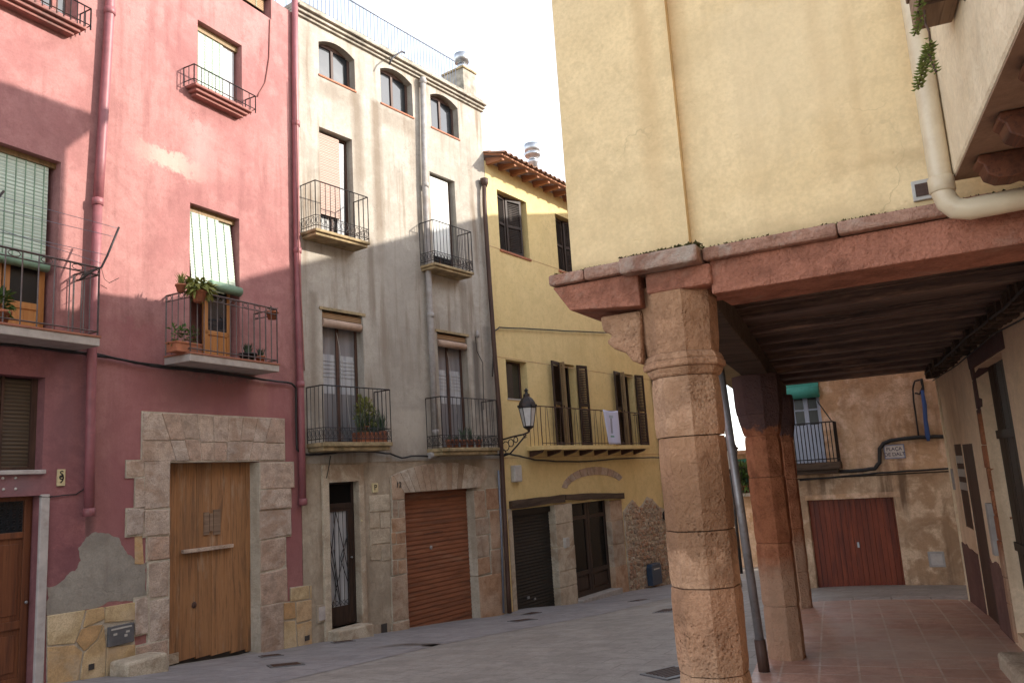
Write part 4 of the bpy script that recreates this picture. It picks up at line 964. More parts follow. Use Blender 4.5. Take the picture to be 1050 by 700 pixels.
for (u0, v0, u1, v1) in ((0, .5, .35, 1), (.35, 1, 1, .33), (0, .5, .5, 0), (.05, 0, 1, .75), (1, .75, .55, .5), (.55, .5, 1, .2), (0, .7, .45, .1), (.5, 0, .2, .6)):
    g_.bar((gx0_+gw*u0, y, fz+(zt2-fz)*v0), (gx0_+gw*u1, y, fz+(zt2-fz)*v1), .008)
for k in range(5): g_.tube([(gx0_+gw*(k+.5)/5+.03*math.cos(q*math.pi/4), y, fz+.06+.035*math.sin(q*math.pi/4)) for q in range(9)], .006, 4, cap=False)
g_.build('grille', MT['iron'], dr)
MB().lathe([(.01, 0), (.018, .03), (.01, .04)], n=8).build('door_knob', MT['galv'], dr, F_.M @ Matrix.Translation((b-.09, y+.01, F_.at(364, 571)[1])) @ Matrix.Rotation(math.pi/2, 4, 'X'))
backing(T, F_, oD, .28)
# roller garage door
def roller(T, F_, o, y, mat, pitch=.075, name='roller_door'):
    a, b, c_, d = o; mb = MB(); z = c_
    while z < d-.01:
        z1 = min(z+pitch, d); mb.add([(a, y, z), (b, y, z), (b, y-.012, z+pitch*.35), (a, y-.012, z+pitch*.35), (b, y, z1), (a, y, z1)], [(0, 1, 2, 3), (3, 2, 4, 5)]); z = z1
    mb.box(a, b, y+.001, y+.03, c_, d); return mb.build(name, mat, T, F_.M)
rd = roller(T, F_, (oG[0], oG[1], F_.g(oG[1])-.12, oG[3]), .2, MT['roll_wood'], .085)
h = F_.at(449.5, 561); MB().lathe([(.04, 0), (.035, .012), (.012, .02)], n=12).build('lock', MT['galv'], rd, F_.M @ Matrix.Translation((h[0], .195, h[1])) @ Matrix.Rotation(math.pi/2, 4, 'X'))
h = F_.at(442, 547); MB().box(h[0], h[0]+.55, .183, .2, h[1]-.008, h[1]+.006).build('joint_rail', MT['dark_wood'], rd)
# meter door, number tiles
r_ = F_.rect(324.5, 339, 619, 637); md = MB().box(r_[0], r_[1], -.02, .03, r_[2], r_[3]).build('meter_door', MT['ground_wall'], T, F_.M, bevel=.006); MB().box(r_[0]+.03, r_[1]-.03, -.026, -.015, r_[2]+.03, r_[3]-.03).build('meter_panel', MT['white_paint'], md, bevel=.003)
r_ = F_.rect(381.5, 387, 495, 504.5); np_ = MB().box(r_[0], r_[1], -.02, .01, r_[2], r_[3]).build('number_plate', MT['cream'], T, F_.M, bevel=.003); text('P', .14, textM(F_, (r_[0]+r_[1])/2, -.021, (r_[2]+r_[3])/2), np_, MT['black'])
h = F_.at(407.5, 497); text('12', .14, textM(F_, h[0], -.04, h[1]), T, MT['black'], 'house_number')
h = F_.at(369.5, 533.5); MB().lathe([(.022, 0), (.016, .01)], n=10).build('door_bell', MT['cream'], T, F_.M @ Matrix.Translation((h[0], -.03, h[1])) @ Matrix.Rotation(math.pi/2, 4, 'X'))
h = F_.at(487.5, 344); MB().lathe([(.03, 0), (.05, .05), (.03, .12), (.012, .16)], (h[0], -.06, h[1]-.05), 8).build('insulator', MT['grey_pipe'], T, F_.M)
MB().tube(px(F_, [(487.5, 345), (489, 360), (495, 372), (496, 420)], 0, .03), .008, 5).build('conduit', MT['cable'], T, F_.M)
r_ = F_.rect(391.5, 397, 639, 648); MB().box(r_[0], r_[1], -.002, .02, r_[2]-.04, r_[3]).build('drain_hole', MT['room'], T, F_.M)
cable('facade_cable', F_, px(F_, [(309, 465.5), (318, 466), (332, 465), (352, 463), (380, 463), (400, 465), (412, 469), (425, 467), (442, 468), (452, 467), (470, 465), (500, 466), (512, 466)], 0, .06), .018, 'black cable bundle running under the balconies of the cream-grey house', 'cable')
cable('facade_cable', F_, px(F_, [(339, 467), (337, 480), (334.5, 490)], 0, .03), .008, 'short black cable end hanging left of the glazed door', 'cable')
# pots
pots = [(345, 0), ]
zz = zs2+.003
potted(F_, F_.at(381, 440, .3)[0]-.02, -.28, zz, .1, .17, 'long terracotta trough of tall green sprigs on the lower left iron balcony', 'leaf_grey', 'blade', .55, 120, trough=.66)
potted(F_, F_.at(378, 420, .3)[0]-.05, -.24, zz+.17, .07, .12, 'climbing plant with yellow-green leaves behind the trough on the lower left iron balcony', 'leaf_yellow', 'leaf', .10, 240, (.20, .10, .36))
potted(F_, F_.at(392, 440, .3)[0], -.30, zz+.0, .07, .2, 'small terracotta pot with spiky grey-green leaves by the balcony corner', 'leaf_grey', 'blade', .4, 50)
zz = zs2b+.003
for i, (q, lab) in enumerate(((461, 'red pot leftmost in the row on the lower right iron balcony'), (468, 'red pot second in the row on the lower right iron balcony'), (475.5, 'red pot third in the row, with tall grey-green sprigs'), (483, 'red pot fourth in the row on the lower right iron balcony'), (491, 'red pot rightmost in the row on the lower right iron balcony'))):
    potted(F_, F_.at(q, 445, .3)[0], -.28, zz, .075, .16, lab, 'leaf_grey', 'blade', .34 if i in (2, 3) else .12, 26, group='red pots on the lower right balcony')

# ================================================================== YELLOW HOUSE
F_ = FY
T = thing('yellow_house', FY.M, 'bright yellow house with clay-tiled eave, brown louvred shutters and long balcony', 'house')
YE = F_.at(692, 520)[0]
ev = F_.at(507, 157, .55)[1]; ev2 = F_.at(577, 187, .55)[1]; evz = (ev+ev2)/2
ztop = evz+.02
yA = F_.rect(511.5, 541, 201.5, 260); yB = F_.rect(571.5, 599, 226, 281)
yS = F_.rect(519.6, 541, 370, 409)
zbal = F_.at(610, 456, .5)[1]
y1 = (F_.at(575, 415)[0], F_.at(592, 415)[0], zbal, F_.at(580, 373)[1]); y2 = (F_.at(637, 420)[0], F_.at(652, 420)[0], zbal, F_.at(640, 383)[1])
xs0, xs1 = F_.at(527, 570)[0], F_.at(571, 565)[0]; ySh = (xs0, xs1, F_.g(xs0)-.5, F_.at(548, 520)[1])
xd0, xd1 = F_.at(588, 565)[0], F_.at(628, 560)[0]; yDo = (xd0, xd1, F_.g(xd0)-.6, F_.at(606, 514)[1])
wall('wall', F_, 0.02, YE, -2.4, ztop, [yA, yB, yS, y1, y2, ySh, yDo], MT['yellow'], T, reveal=.22)
housebody(F_, 0.02, YE, -2.4, ztop, 8, MT['yellow'], T)
# grooves, stone trims
for q0, q1 in (((500.6, 251.4), (590, 282)), ((519, 367.3), (685, 392)), ((508, 462), (668, 471))):
    zg = (F_.at(*q0)[1]+F_.at(*q1)[1])/2; MB().box(.03, YE, -.004, .01, zg-.008, zg+.008).build('plaster_line', MT['ochre'], T, F_.M)
# roof with eave
rf = MB(); sl_ = .30; dp = 7.0
rf.add([(0-.0, -.52, evz+.0), (YE+.3, -.52, evz), (YE+.3, dp, evz+sl_*dp+.16), (0, dp, evz+sl_*dp+.16), (0, -.52, evz+.04), (YE+.3, -.52, evz+.04), (YE+.3, dp, evz+sl_*dp+.2), (0, dp, evz+sl_*dp+.2)], [(0, 3, 2, 1), (4, 5, 6, 7), (0, 1, 5, 4), (1, 2, 6, 5), (2, 3, 7, 6), (3, 0, 4, 7)])
roof = rf.build('roof', MT['eave_wood'], T, F_.M)
tl = MB(); nt_ = int((YE+.3)/.215)
for i in range(nt_+1):
    x = .06+i*.215
    for k in range(7):
        y0_ = -.60+k*.42; y1_ = y0_+.46; za, zb_ = evz+.055+(y0_+.52)*sl_, evz+.04+(y1_+.52)*sl_
        n = 6; jx = random.uniform(-.012, .012); vs = []
        for (yy, zz, rr) in ((y0_, za, .085), (y1_, zb_, .07)):
            for j in range(n+1):
                an = math.pi*j/n; vs.append((x+jx+rr*math.cos(an), yy, zz+rr*.8*math.sin(an)))
            for j in range(n+1):
                an = math.pi*j/n; vs.append((x+jx+(rr-.014)*math.cos(an), yy, zz+(rr-.014)*.8*math.sin(an)))
        m_ = n+1
        fs = [(j, j+1, j+1+2*m_, j+2*m_) for j in range(n)]+[(j+m_+1, j+m_, j+3*m_, j+3*m_+1) for j in range(n)]+[(j+1, j, j+m_, j+m_+1) for j in range(n)]
        tl.add(vs, fs, 0)
        # channel tile between
        if k == 0 or k % 2 == 0: pass
    tl.add([(x+.07, -.575, evz+.062), (x+.145, -.575, evz+.062), (x+.145, 2.3, evz+.062+2.87*sl_), (x+.07, 2.3, evz+.062+2.87*sl_)], [(0, 1, 2, 3)])
tl.build('roof_tiles', MT['roof_tile'], roof)
rfz = MB()
i = 0; x = .12
while x < YE+.2:
    zc0 = evz-.012; rfz.add([(x-.045, -.46, zc0-.06), (x+.045, -.46, zc0-.06), (x+.045, -.46, zc0), (x-.045, -.46, zc0), (x-.045, .02, zc0-.05), (x+.045, .02, zc0-.05), (x+.045, .02, zc0+.12), (x-.045, .02, zc0+.12)], [(0, 1, 2, 3), (5, 4, 7, 6), (1, 0, 4, 5), (0, 3, 7, 4), (2, 1, 5, 6)])
    x += .50
rfz.build('rafter_ends', MT['eave_wood'], roof)
# flue
h = F_.at(546.5, 165, -1.0); fz0 = h[1]-.5
fl = MB().lathe([(.13, -.6), (.13, .42), (.15, .44), (.15, .50), (.10, .52), (.10, .60), (.21, .62), (.25, .70), (.16, .74), (.22, .76), (.22, .98), (.16, 1.0)], (h[0], 1.0, fz0), 18).build('flue', MT['galv'], T, F_.M)
# louvred shutters
def louvre(T, M, w_, h_, mat, name='shutter'):
    mb = MB(); th = .035
    mb.box(0, .06, 0, th, 0, h_); mb.box(w_-.06, w_, 0, th, 0, h_); mb.box(.06, w_-.06, 0, th, 0, .09); mb.box(.06, w_-.06, 0, th, h_-.08, h_); mb.box(.06, w_-.06, 0, th, h_*.48, h_*.48+.07)
    z = .1
    while z < h_-.1:
        if not (h_*.46 < z < h_*.48+.07): mb.add([(.06, th, z), (w_-.06, th, z), (w_-.06, .004, z-.028+.0), (.06, .004, z-.028), (.06, th, z+.01), (w_-.06, th, z+.01), (w_-.06, .004, z-.018), (.06, .004, z-.018)], [(0, 1, 2, 3), (4, 7, 6, 5), (3, 2, 6, 7)])
        z += .045
    return mb.build(name, mat, T, M, bevel=0)
def TR(F_, x, y, z, ang): return F_.M @ Matrix.Translation((x, y, z)) @ Matrix.Rotation(ang, 4, 'Z')
for o in (yA, yB):
    a, b, c_, d = o; wd_ = (b-a)*.42
    louvre(T, TR(F_, a+.01, .10, c_+.02, R_(8)), wd_, d-c_-.04, MT['shutter_wood']); louvre(T, TR(F_, a+.03+wd_, .16, c_+.02, R_(-12)), wd_, d-c_-.04, MT['shutter_wood'])
    MB().box(a-.03, b+.04, -.03, .2, c_-.05, c_).build('sill', MT['terracotta'], T, F_.M, bevel=.004); backing(T, F_, o, .3)
window_frame(T, F_, yS, .19, MT['dark_wood'], .05, 0, 0, 'glass'); a, b, c_, d = yS; MB().box(a+.12, b-.12, .216, .22, c_+.05, d-.05).build('curtain', MT['film'], T, F_.M)
MB().box(a-.02, b+.02, -.02, .19, c_-.03, c_).build('sill', MT['white_box'], T, F_.M, bevel=.003); backing(T, F_, yS, .3)
for o in (y1, y2):
    a, b, c_, d = o; hh = d-c_-.02; wd_ = (b-a)*.5
    window_frame(T, F_, o, .19, MT['near_black_wood'], .06, 1, 0, 'glass_dark'); backing(T, F_, o, .3)
    louvre(T, TR(F_, a-.03, -.03, c_+.02, R_(180+9)), .48, hh, MT['shutter_wood'])
    louvre(T, TR(F_, a-.02, -.02, c_+.02, R_(-86)), .16, hh, MT['ochre_wood'])
    louvre(T, TR(F_, b+.02, -.07, c_+.02, R_(-8)), .42, hh, MT['shutter_wood'])
# balcony
bx0, bx1 = F_.at(557, 459, .45)[0], F_.at(667, 459, .45)[0]
bal = MB().box(bx0, bx1, -.45, .02, zbal-.10, zbal).build('balcony', MT['yellow'], T, F_.M, bevel=.008)
bk = MB(); n = 8
for i in range(n):
    x = bx0+.1+(bx1-bx0-.3)*i/(n-1); bk.prism([(0, 0)], 0, 0) if False else bk.add([(x, -.36, zbal-.101), (x+.09, -.36, zbal-.101), (x+.09, .02, zbal-.101), (x, .02, zbal-.101), (x, -.30, zbal-.16), (x+.09, -.30, zbal-.16), (x+.09, .02, zbal-.24), (x, .02, zbal-.24)], [(0, 3, 2, 1), (4, 5, 6, 7), (0, 1, 5, 4), (1, 2, 6, 5), (3, 0, 4, 7)])
bk.build('bracket_row', MT['dark_wood'], bal)
zry = F_.at(610, 420, .45)[1]
rl = MB(); n = 34; Y = -.43
rl.tube([(bx0+.02, 0, zry), (bx0+.02, Y, zry), (bx1-.02, Y, zry), (bx1-.02, 0, zry)], .014, 5); rl.tube([(bx0+.02, Y, zbal+.05), (bx1-.02, Y, zbal+.05)], .008, 4)
for i in range(n+1):
    x = bx0+.02+(bx1-bx0-.04)*i/n; lean = .05*(1 if i % 2 else -1)
    rl.tube([(x, Y, zbal), (x+lean*.2, Y, zbal+.3), (x+(0 if i % n == 0 else lean), Y, zry)], .007 if i % n else .013, 4)
for i in range(1, 4):
    for xx in (bx0+.02, bx1-.02): rl.bar((xx, Y*i/4, zbal), (xx, Y*i/4, zry), .007)
rl.build('railing', MT['dark_wood'], bal)
# ground floor: roller shutter, door, lintels, stones
a, b, c_, d = ySh
rd = roller(T, F_, (a, b, F_.g(b)-.08, d), .16, MT['roll_black'], .07); MB().box(a, b, .10, .159, d-.14, d).build('shutter_box', MT['roll_black'], rd, bevel=.005)
h = F_.at(546, 614); MB().box(h[0], h[0]+.09, .13, .145, h[1], h[1]+.05).build('padlock', MT['galv'], rd); h = F_.at(553, 615); MB().box(h[0], h[0]+.07, .13, .145, h[1], h[1]+.04).build('padlock', MT['galv'], rd)
a, b, c_, d = yDo; gz0 = F_.g(a)+.08
mb = MB(); mb.box(a, b, .16, .20, gz0, d)
nm = 2; zt_ = F_.at(606, 527)[1]
for k in range(nm):
    x0, x1 = a+(b-a)*k/nm+.01, a+(b-a)*(k+1)/nm-.01
    for (p, q) in ((x0, x0+.1), (x1-.1, x1)): mb.box(p, q, .12, .16, gz0, d)
    for zz, hh in ((gz0, .12), (gz0+.5, .1), (zt_-.1, .1)): mb.box(x0+.1, x1-.1, .12, .16, zz, zz+hh)
    mb.box(x0+.16, x1-.16, .135, .16, gz0+.17, gz0+.45)
dr = mb.build('front_door', MT['near_black_wood'], T, F_.M, bevel=.006)
for k in range(nm):
    x0, x1 = a+(b-a)*k/nm+.11, a+(b-a)*(k+1)/nm-.11; MB().box(x0, x1, .150, .157, gz0+.6, zt_-.1).build('pane', MT['glass_dark'], dr); MB().box(x0, x1, .150, .157, zt_, d-.02).build('pane', MT['glass_dark'], dr)
MB().box(a-.02, b+.05, -.18, .3, gz0-.7, gz0).build('doorstep', MT['kerb'], T, F_.M, bevel=.012)
def rough_beam(p, q, th, yf=-.10):
    mb = MB(); n = 7; vs = []
    for i in range(n+1):
        t_ = i/n; x = p[0]+(q[0]-p[0])*t_; z = p[1]+(q[1]-p[1])*t_; h1 = th*(.5+random.uniform(-.09, .09)); h2 = th*(.5+random.uniform(-.09, .09)); y = yf+random.uniform(-.012, .012)
        vs += [(x, y, z-h1), (x, y, z+h2), (x, .15, z+h2), (x, .15, z-h1)]
    fs = [(4*i+j, 4*i+(j+1) % 4, 4*i+4+(j+1) % 4, 4*i+4+j) for i in range(n) for j in range(4)]+[(0, 3, 2, 1), (4*n, 4*n+1, 4*n+2, 4*n+3)]
    return mb.add([v for v in vs], fs)
rough_beam(F_.at(522, 518), F_.at(576, 510.5), .17).build('lintel', MT['lintel_wood'], T, F_.M, bevel=.01)
rough_beam(F_.at(577, 509.5), F_.at(637, 508), .15).build('lintel', MT['lintel_wood'], T, F_.M, bevel=.01)
mb = MB()
def jamb(x0, x1, ys):
    pxm = 577 if x0 < F_.at(600, 560)[0] else 634
    for i in range(len(ys)-1):
        z1_, z0_ = F_.at(pxm, ys[i])[1], F_.at(pxm, ys[i+1])[1]; mb.box(x0+random.uniform(-.008, .0), x1+random.uniform(-.0, .008), -.03-random.uniform(0, .015), .2, z0_+.002-(.5 if i == len(ys)-2 else 0), z1_-.002, j=.004)
jamb(xs1-.012, xd0+.012, [516, 536, 560, 585, 602, 617]); mb.build('stone_jamb', MT['pale_stone'], T, F_.M, bevel=.012); mb = MB()
jamb(xd1-.012, F_.at(640, 560)[0], [512, 533, 557, 580, 606]); mb.build('stone_jamb', MT['orange_stone'], T, F_.M, bevel=.012); mb = MB()
mb.box(F_.at(523, 570)[0], xs0+.01, -.015, .2, F_.g(xs0)-.5, F_.at(525, 521)[1]); mb.build('stone_jamb', MT['pale_stone'], T, F_.M, bevel=.012)
mb = MB(); c0, c1, ct = F_.at(575.5, 500)[0], F_.at(641, 497)[0], F_.at(606, 478.5)[1]; zc_ = F_.at(576, 503)[1]
n = 11
pa = lambda t_, k: ((c0+c1)/2+((c1-c0)/2-k*.23)*math.sin(t_), zc_+(ct-zc_-k*.23*.9)*math.cos(t_)*1.0)
for i in range(n):
    t0, t1 = R_(-82+150*i/n), R_(-82+150*(i+1)/n-1.2); mb.prism([pa(t0, 1), pa(t1, 1), pa(t1, 0), pa(t0, 0)], -.018, .01)
mb.build('relieving_arch', MT['portal'], T, F_.M, bevel=.006)
# rubble field exposed on the right
zg_ = F_.g(YE); rx0, rx1 = F_.at(640, 560)[0], YE
mt_ = MB(); topp = poly(F_, [(638.5, 524), (643, 518), (648, 512), (655, 520), (659, 516), (663, 509), (669, 512), (675, 519), (684, 523), (691, 520)])
botp = [(topp[-1][0], zg_-.3), (topp[0][0], zg_-.3)]
mt_.prism(topp+botp, -.02, .01); fieldo = mt_.build('rubble_field', MT['mortar'], T, F_.M)
mb = MB(); random.seed(5)
def ztop_at(x):
    for i in range(len(topp)-1):
        if topp[i][0] <= x <= topp[i+1][0]:
            t_ = (x-topp[i][0])/(topp[i+1][0]-topp[i][0]+1e-6); return topp[i][1]+(topp[i+1][1]-topp[i][1])*t_
    return topp[-1][1]
z = zg_-.1; 
while z < max(p[1] for p in topp):
    x = topp[0][0]+random.uniform(0, .08); hh = random.uniform(.07, .15)
    while x < YE-.05:
        ww = random.uniform(.07, .26)
        if z+hh < ztop_at(x+ww/2):
            cx_, cz_ = x+ww/2, z+hh/2; jz_ = random.uniform(-.03, .03); k_ = random.choice((5, 6, 7)); ph = random.uniform(0, 1)
            mb.prism([(cx_+ww*.47*math.cos(ph+2*math.pi*i/k_)*random.uniform(.75, 1.1), cz_+jz_+hh*.52*math.sin(ph+2*math.pi*i/k_)*random.uniform(.85, 1.05)) for i in range(k_)], -.035-random.uniform(0, .03), 0)
        x += ww
    z += hh*.95
mb.build('rubble_stones', MT['rubble'], fieldo, F_.M, bevel=.012)
# pipes at both ends
pipe(F_, px(F_, [(496.5, 187), (496.8, 210), (502, 290), (507, 360), (512, 420), (517, 520), (521, 600), (522.5, 628)], 0, .10), .05, MT['dark_wood'], T)
MB().lathe([(.05, 0), (.09, .1), (.10, .2), (.05, .22)], (px(F_, [(497, 192)], 0, .1)[0][0], -.10, px(F_, [(497, 192)], 0, .1)[0][2]), 10).build('rain_hopper', MT['dark_wood'], T, F_.M)
pipe(F_, px(F_, [(511, 482), (514, 540), (516.5, 628)], 0, .05), .022, MT['grey_iron'], T, name='service_pipe', n=8)
pipe(F_, px(F_, [(668, 384), (675, 440), (681, 500), (683, 530)], 0, .06), .035, MT['iron'], T, n=8)
MB().lathe([(.02, -.16), (.09, -.08), (.11, 0), (.07, .1), (.02, .14)], (px(F_, [(681.5, 528)], 0, .08)[0][0], -.1, px(F_, [(681.5, 528)], 0, .08)[0][2]), 7).build('pipe_clump', MT['iron'], T, F_.M)
r_ = F_.rect(523.5, 531, 477, 494); MB().box(r_[0], r_[1], -.12, 0, r_[2], r_[3]).build('junction_box', MT['white_box'], T, F_.M, bevel=.02)
r_ = F_.rect(576.5, 580.5, 551, 561); MB().box(r_[0], r_[1], -.10, -.02, r_[2], r_[3]).build('intercom', MT['white_box'], T, F_.M, bevel=.006)
# things on the yellow house
cable('facade_cable', F_, px(F_, [(505, 386), (506.5, 340), (512, 335.5), (545, 337), (580, 339.5), (623, 341)], 0, .06), .016, 'black cable crossing the yellow wall at mid height', 'cable')
cable('facade_cable', F_, px(F_, [(512, 466), (520, 465), (532, 467), (548, 471), (570, 473), (600, 473), (630, 470), (660, 469), (676, 469)], 0, .08), .020, 'black cable running under the long balcony of the yellow house', 'cable')
# towel on the rail
mb = MB(); w_ = F_.at(633.5, 425, .46)[0]-F_.at(618.5, 425, .46)[0]; hh = zry-F_.at(627, 456, .46)[1]; nx, nz = 10, 16; vs = []
for i in range(nx+1):
    for j in range(nz+1):
        u_, v_ = i/nx, j/nz; vs.append(((u_-.5)*w_*(1-.12*v_)+.10*v_*w_*1.2, -.012*math.sin(u_*9+v_*2)*(.3+v_)-.0, -hh*v_-.03*math.sin(u_*3.14)*(1 if v_ == 0 else 0)))
mb.add(vs, [(i*(nz+1)+j, (i+1)*(nz+1)+j, (i+1)*(nz+1)+j+1, i*(nz+1)+j+1) for i in range(nx) for j in range(nz)], 0, True)
xt = F_.at(626, 425, .46)[0]
o = mb.build('hanging_cloth', MT['cloth'], None, F_.M @ Matrix.Translation((xt, -.465, zry+.02))); tag(o, 'white cloth with a grey figure print hanging over the balcony rail', 'cloth')
so_ = o.modifiers.new('thick', 'SOLIDIFY'); so_.thickness = .006
# letterbox
r_ = F_.rect(661.5, 671.5, 577, 599); T2 = thing('letterbox', F_.M @ Matrix.Translation((r_[0], 0, r_[2])), 'dark blue letterbox mounted on the rubble stone wall', 'letterbox')
mb = MB(); w_, hh = r_[1]-r_[0], r_[3]-r_[2]; mb.box(0, w_, -.22, -.05, 0, hh*.86); mb.prism([(0, hh*.86), (w_, hh*.86), (w_*.9, hh), (w_*.1, hh)], -.22, -.05); mb.box(w_*.3, w_*.7, -.06, 0, hh*.2, hh*.8); mb.build('box_body', MT['blue_box'], T2, bevel=.012); MB().box(w_*.2, w_*.8, -.224, -.218, hh*.72, hh*.78).build('letter_slot', MT['white_box'], T2)
# wall lantern at the joint of the two houses
def lantern(M, label, k=1.0, arm=True):
    TL = thing('wall_lantern', M, label, 'street lamp')       # local: x away from the wall, z up, origin at lantern bottom centre
    s6 = 6
    mb = MB(); mb.lathe([(.02*k, -.10*k), (.035*k, -.05*k), (.11*k, 0), (.12*k, .02*k), (.11*k, .03*k)], n=6, smooth=False)
    for j in range(6):
        an = 2*math.pi*j/6; mb.bar((.11*k*math.cos(an), .11*k*math.sin(an), .03*k), (.185*k*math.cos(an), .185*k*math.sin(an), .42*k), .010*k)
    mb.lathe([(.185*k, .415*k), (.20*k, .43*k), (.185*k, .445*k)], n=6, smooth=False)
    mb.lathe([(.20*k, .44*k), (.17*k, .54*k), (.12*k, .62*k), (.07*k, .66*k), (.07*k, .72*k), (.035*k, .73*k), (.03*k, .78*k), (.05*k, .80*k), (.0, .86*k)], n=6, smooth=False, cap=False)
    for j in range(6):
        an = 2*math.pi*j/6; mb.lathe([(.012*k, 0), (.018*k, .03*k), (.0, .06*k)], (.2*k*math.cos(an), .2*k*math.sin(an), .44*k), 5, cap=False)
    mb.build('lantern_frame', MT['iron'], TL)
    MB().lathe([(.105*k, .03*k), (.178*k, .42*k)], n=6, smooth=False).build('lantern_glass', MT['lamp_glass'], TL)
    return TL
hL = F_.at(542, 438, .75)
TL = lantern(F_.M @ Matrix.Translation((hL[0], -.75, hL[1])), 'black iron lantern with frosted glass on a scrolled wall arm between two houses')
mb = MB(); ax = F_.at(514, 450, .1)[0]-hL[0]
def arm_pt(t_, z): return (ax*(1-t_), .65*(1-t_), z)
mb.tube([arm_pt(0, -.22), arm_pt(.4, -.17), arm_pt(.8, -.14), arm_pt(1.0, -.10)], .020, 6); mb.tube([arm_pt(0, -.58), arm_pt(.3, -.52), arm_pt(.6, -.34), arm_pt(.9, -.15)], .018, 6)
for (tc, zc2, rr) in ((.15, -.36, .10), (.34, -.30, .08), (.52, -.24, .06), (.08, -.5, .05)):
    mb.tube([arm_pt(tc+rr*1.2*math.cos(q*math.pi/5), zc2+rr*math.sin(q*math.pi/5)) for q in range(11)], .011, 5, cap=False)
mb.tube([arm_pt(0, -.66), arm_pt(0, -.14)], .028, 6); mb.tube([arm_pt(.8, -.14), arm_pt(.84, -.22), arm_pt(.9, -.2)], .012, 5)
mb.build('wall_arm', MT['iron'], TL)

# ================================================================== HOUSE OVER THE ARCADE
C0 = pp(4.52, -1.29); fo = Vector((.42, 4.68))
FF = Frame((fo.x, fo.y), aF)                       # front wall, s to the right
F_ = FF
T = thing('arcade_house', FF.M, 'sand-yellow house whose upper floors stand on stone columns over a tiled arcade', 'house')
cornerx = F_.at(592, 288)[0]
FF_x0 = F_.at(591, 288)[0]
zcap_t = F_.at(718, 262.5)[1]; zcap_b = F_.at(718, 275)[1]; zbm = F_.at(735, 305)[1]
TOP = 8.3+EYE
stepx = F_.at(710, 258)[0]
XR = 4.2
M_ = []
random.seed(21)
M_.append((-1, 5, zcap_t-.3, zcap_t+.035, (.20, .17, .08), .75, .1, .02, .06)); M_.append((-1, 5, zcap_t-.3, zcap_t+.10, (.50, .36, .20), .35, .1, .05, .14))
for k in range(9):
    xk = random.uniform(0, 3.2); M_.append((xk, xk+random.uniform(.03, .12), zcap_t+random.uniform(0, 1.2), zcap_t+random.uniform(1.4, 3.6), (.60, .41, .21), .35, .03, .5, .15))
M_.append((1.5, 2.5, zcap_t+.28, zcap_t+.34, (.52, .36, .19), .5, .2, .03, .12)); M_.append((.9, 1.6, zcap_t+.6, zcap_t+1.4, (.82, .66, .43), .35, .2, .2, .4))
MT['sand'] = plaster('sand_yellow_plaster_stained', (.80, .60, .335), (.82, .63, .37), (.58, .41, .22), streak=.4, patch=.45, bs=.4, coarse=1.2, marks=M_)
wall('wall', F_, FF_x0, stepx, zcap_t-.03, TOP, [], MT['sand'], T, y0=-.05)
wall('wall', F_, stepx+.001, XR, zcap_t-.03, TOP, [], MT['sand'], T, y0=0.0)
# street side wall and the rest of the upper house (tall front, lower rear)
P0_ = FF.P(FF_x0, 0); 
def al_la(p): return (p.x*uP.x+p.y*uP.y, p.x*rP.x+p.y*rP.y)
al0, la0 = al_la(P0_)
def hp(pts, z0, z1, name, mat, mats=None):
    mb = MB(); O = WM[T.name].inverted()
    mb.hprism([pp(*q) for q in pts], z0, z1); return mb.build(name, mat, T, I4)
hp([(al0+.02, la0), (al0+.02+.0, la0+.45), (10.0, la0+.45), (10.0, la0)], zcap_t, TOP, 'side_wall', MT['sand'])
hp([(10.0, la0), (10.0, la0+.45), (13.3, la0+.45), (13.3, la0)], zcap_t, 5.9+EYE, 'side_wall', MT['sand'])
hp([(10.0, la0+.46), (9.7, la0+.46), (9.7, 5.0), (10.0, 5.0)], zcap_t+.3, TOP, 'rear_wall', MT['sand'])
hp([(12.95, la0+.46), (13.3, la0+.46), (13.3, 5.0), (12.95, 5.0)], zcap_t+.3, 5.9+EYE, 'rear_wall', MT['sand'])
hp([(4.4, la0-.3), (10.3, la0-.3), (10.3, 5.2), (2.0, 5.2), (2.0, 2.4)], TOP+.003, TOP+.12, 'roof', MT['roof_tile'])
hp([(10.3, la0-.3), (13.6, la0-.3), (13.6, 5.2), (10.3, 5.2)], 5.9+EYE+.003, 5.9+EYE+.12, 'roof', MT['roof_tile'])
# beam and cornice on the front
bl = F_.at(601, 330)[0]
mb = MB()
xe = [bl, F_.at(666, 315)[0], F_.at(735, 300)[0]]
k1 = .9; mb.add([(bl-.03, -.16, zbm+.03), (xe[1], -.16, zbm-.01), (xe[1], -.16, zcap_b), (bl-.13, -.16, zcap_b), (bl-.03, .3, zbm+.03), (xe[1], .3, zbm-.01), (xe[1], .3, zcap_b), (bl-.13, .3, zcap_b)], [(0, 1, 2, 3), (5, 4, 7, 6), (0, 4, 5, 1), (3, 2, 6, 7), (0, 3, 7, 4), (1, 5, 6, 2)])
x = xe[2]+.003; 
for L in (2.1, 1.2, 1.3, 1.2):
    mb.box(x, min(XR, x+L)-.001, -.115+random.uniform(-.004, .004), .3, zbm, zcap_b-.002, j=.002); x += L
bm = mb.build('front_beam', MT['red_stone'], T, F_.M, bevel=.007)
mb = MB(); ca = F_.at(577, 300)[0]; cb = F_.at(638, 290, .2)[0]; cc = F_.at(717, 275, .24)[0]
def wavy(x0, x1, yf, z0, z1, n):
    for i in range(n):
        a_, b_ = x0+(x1-x0)*i/n, x0+(x1-x0)*(i+1)/n; mb.box(a_, b_-.003, yf+random.uniform(-.006, .006), .05, z0+random.uniform(-.004, .003), z1+random.uniform(-.005, .005))
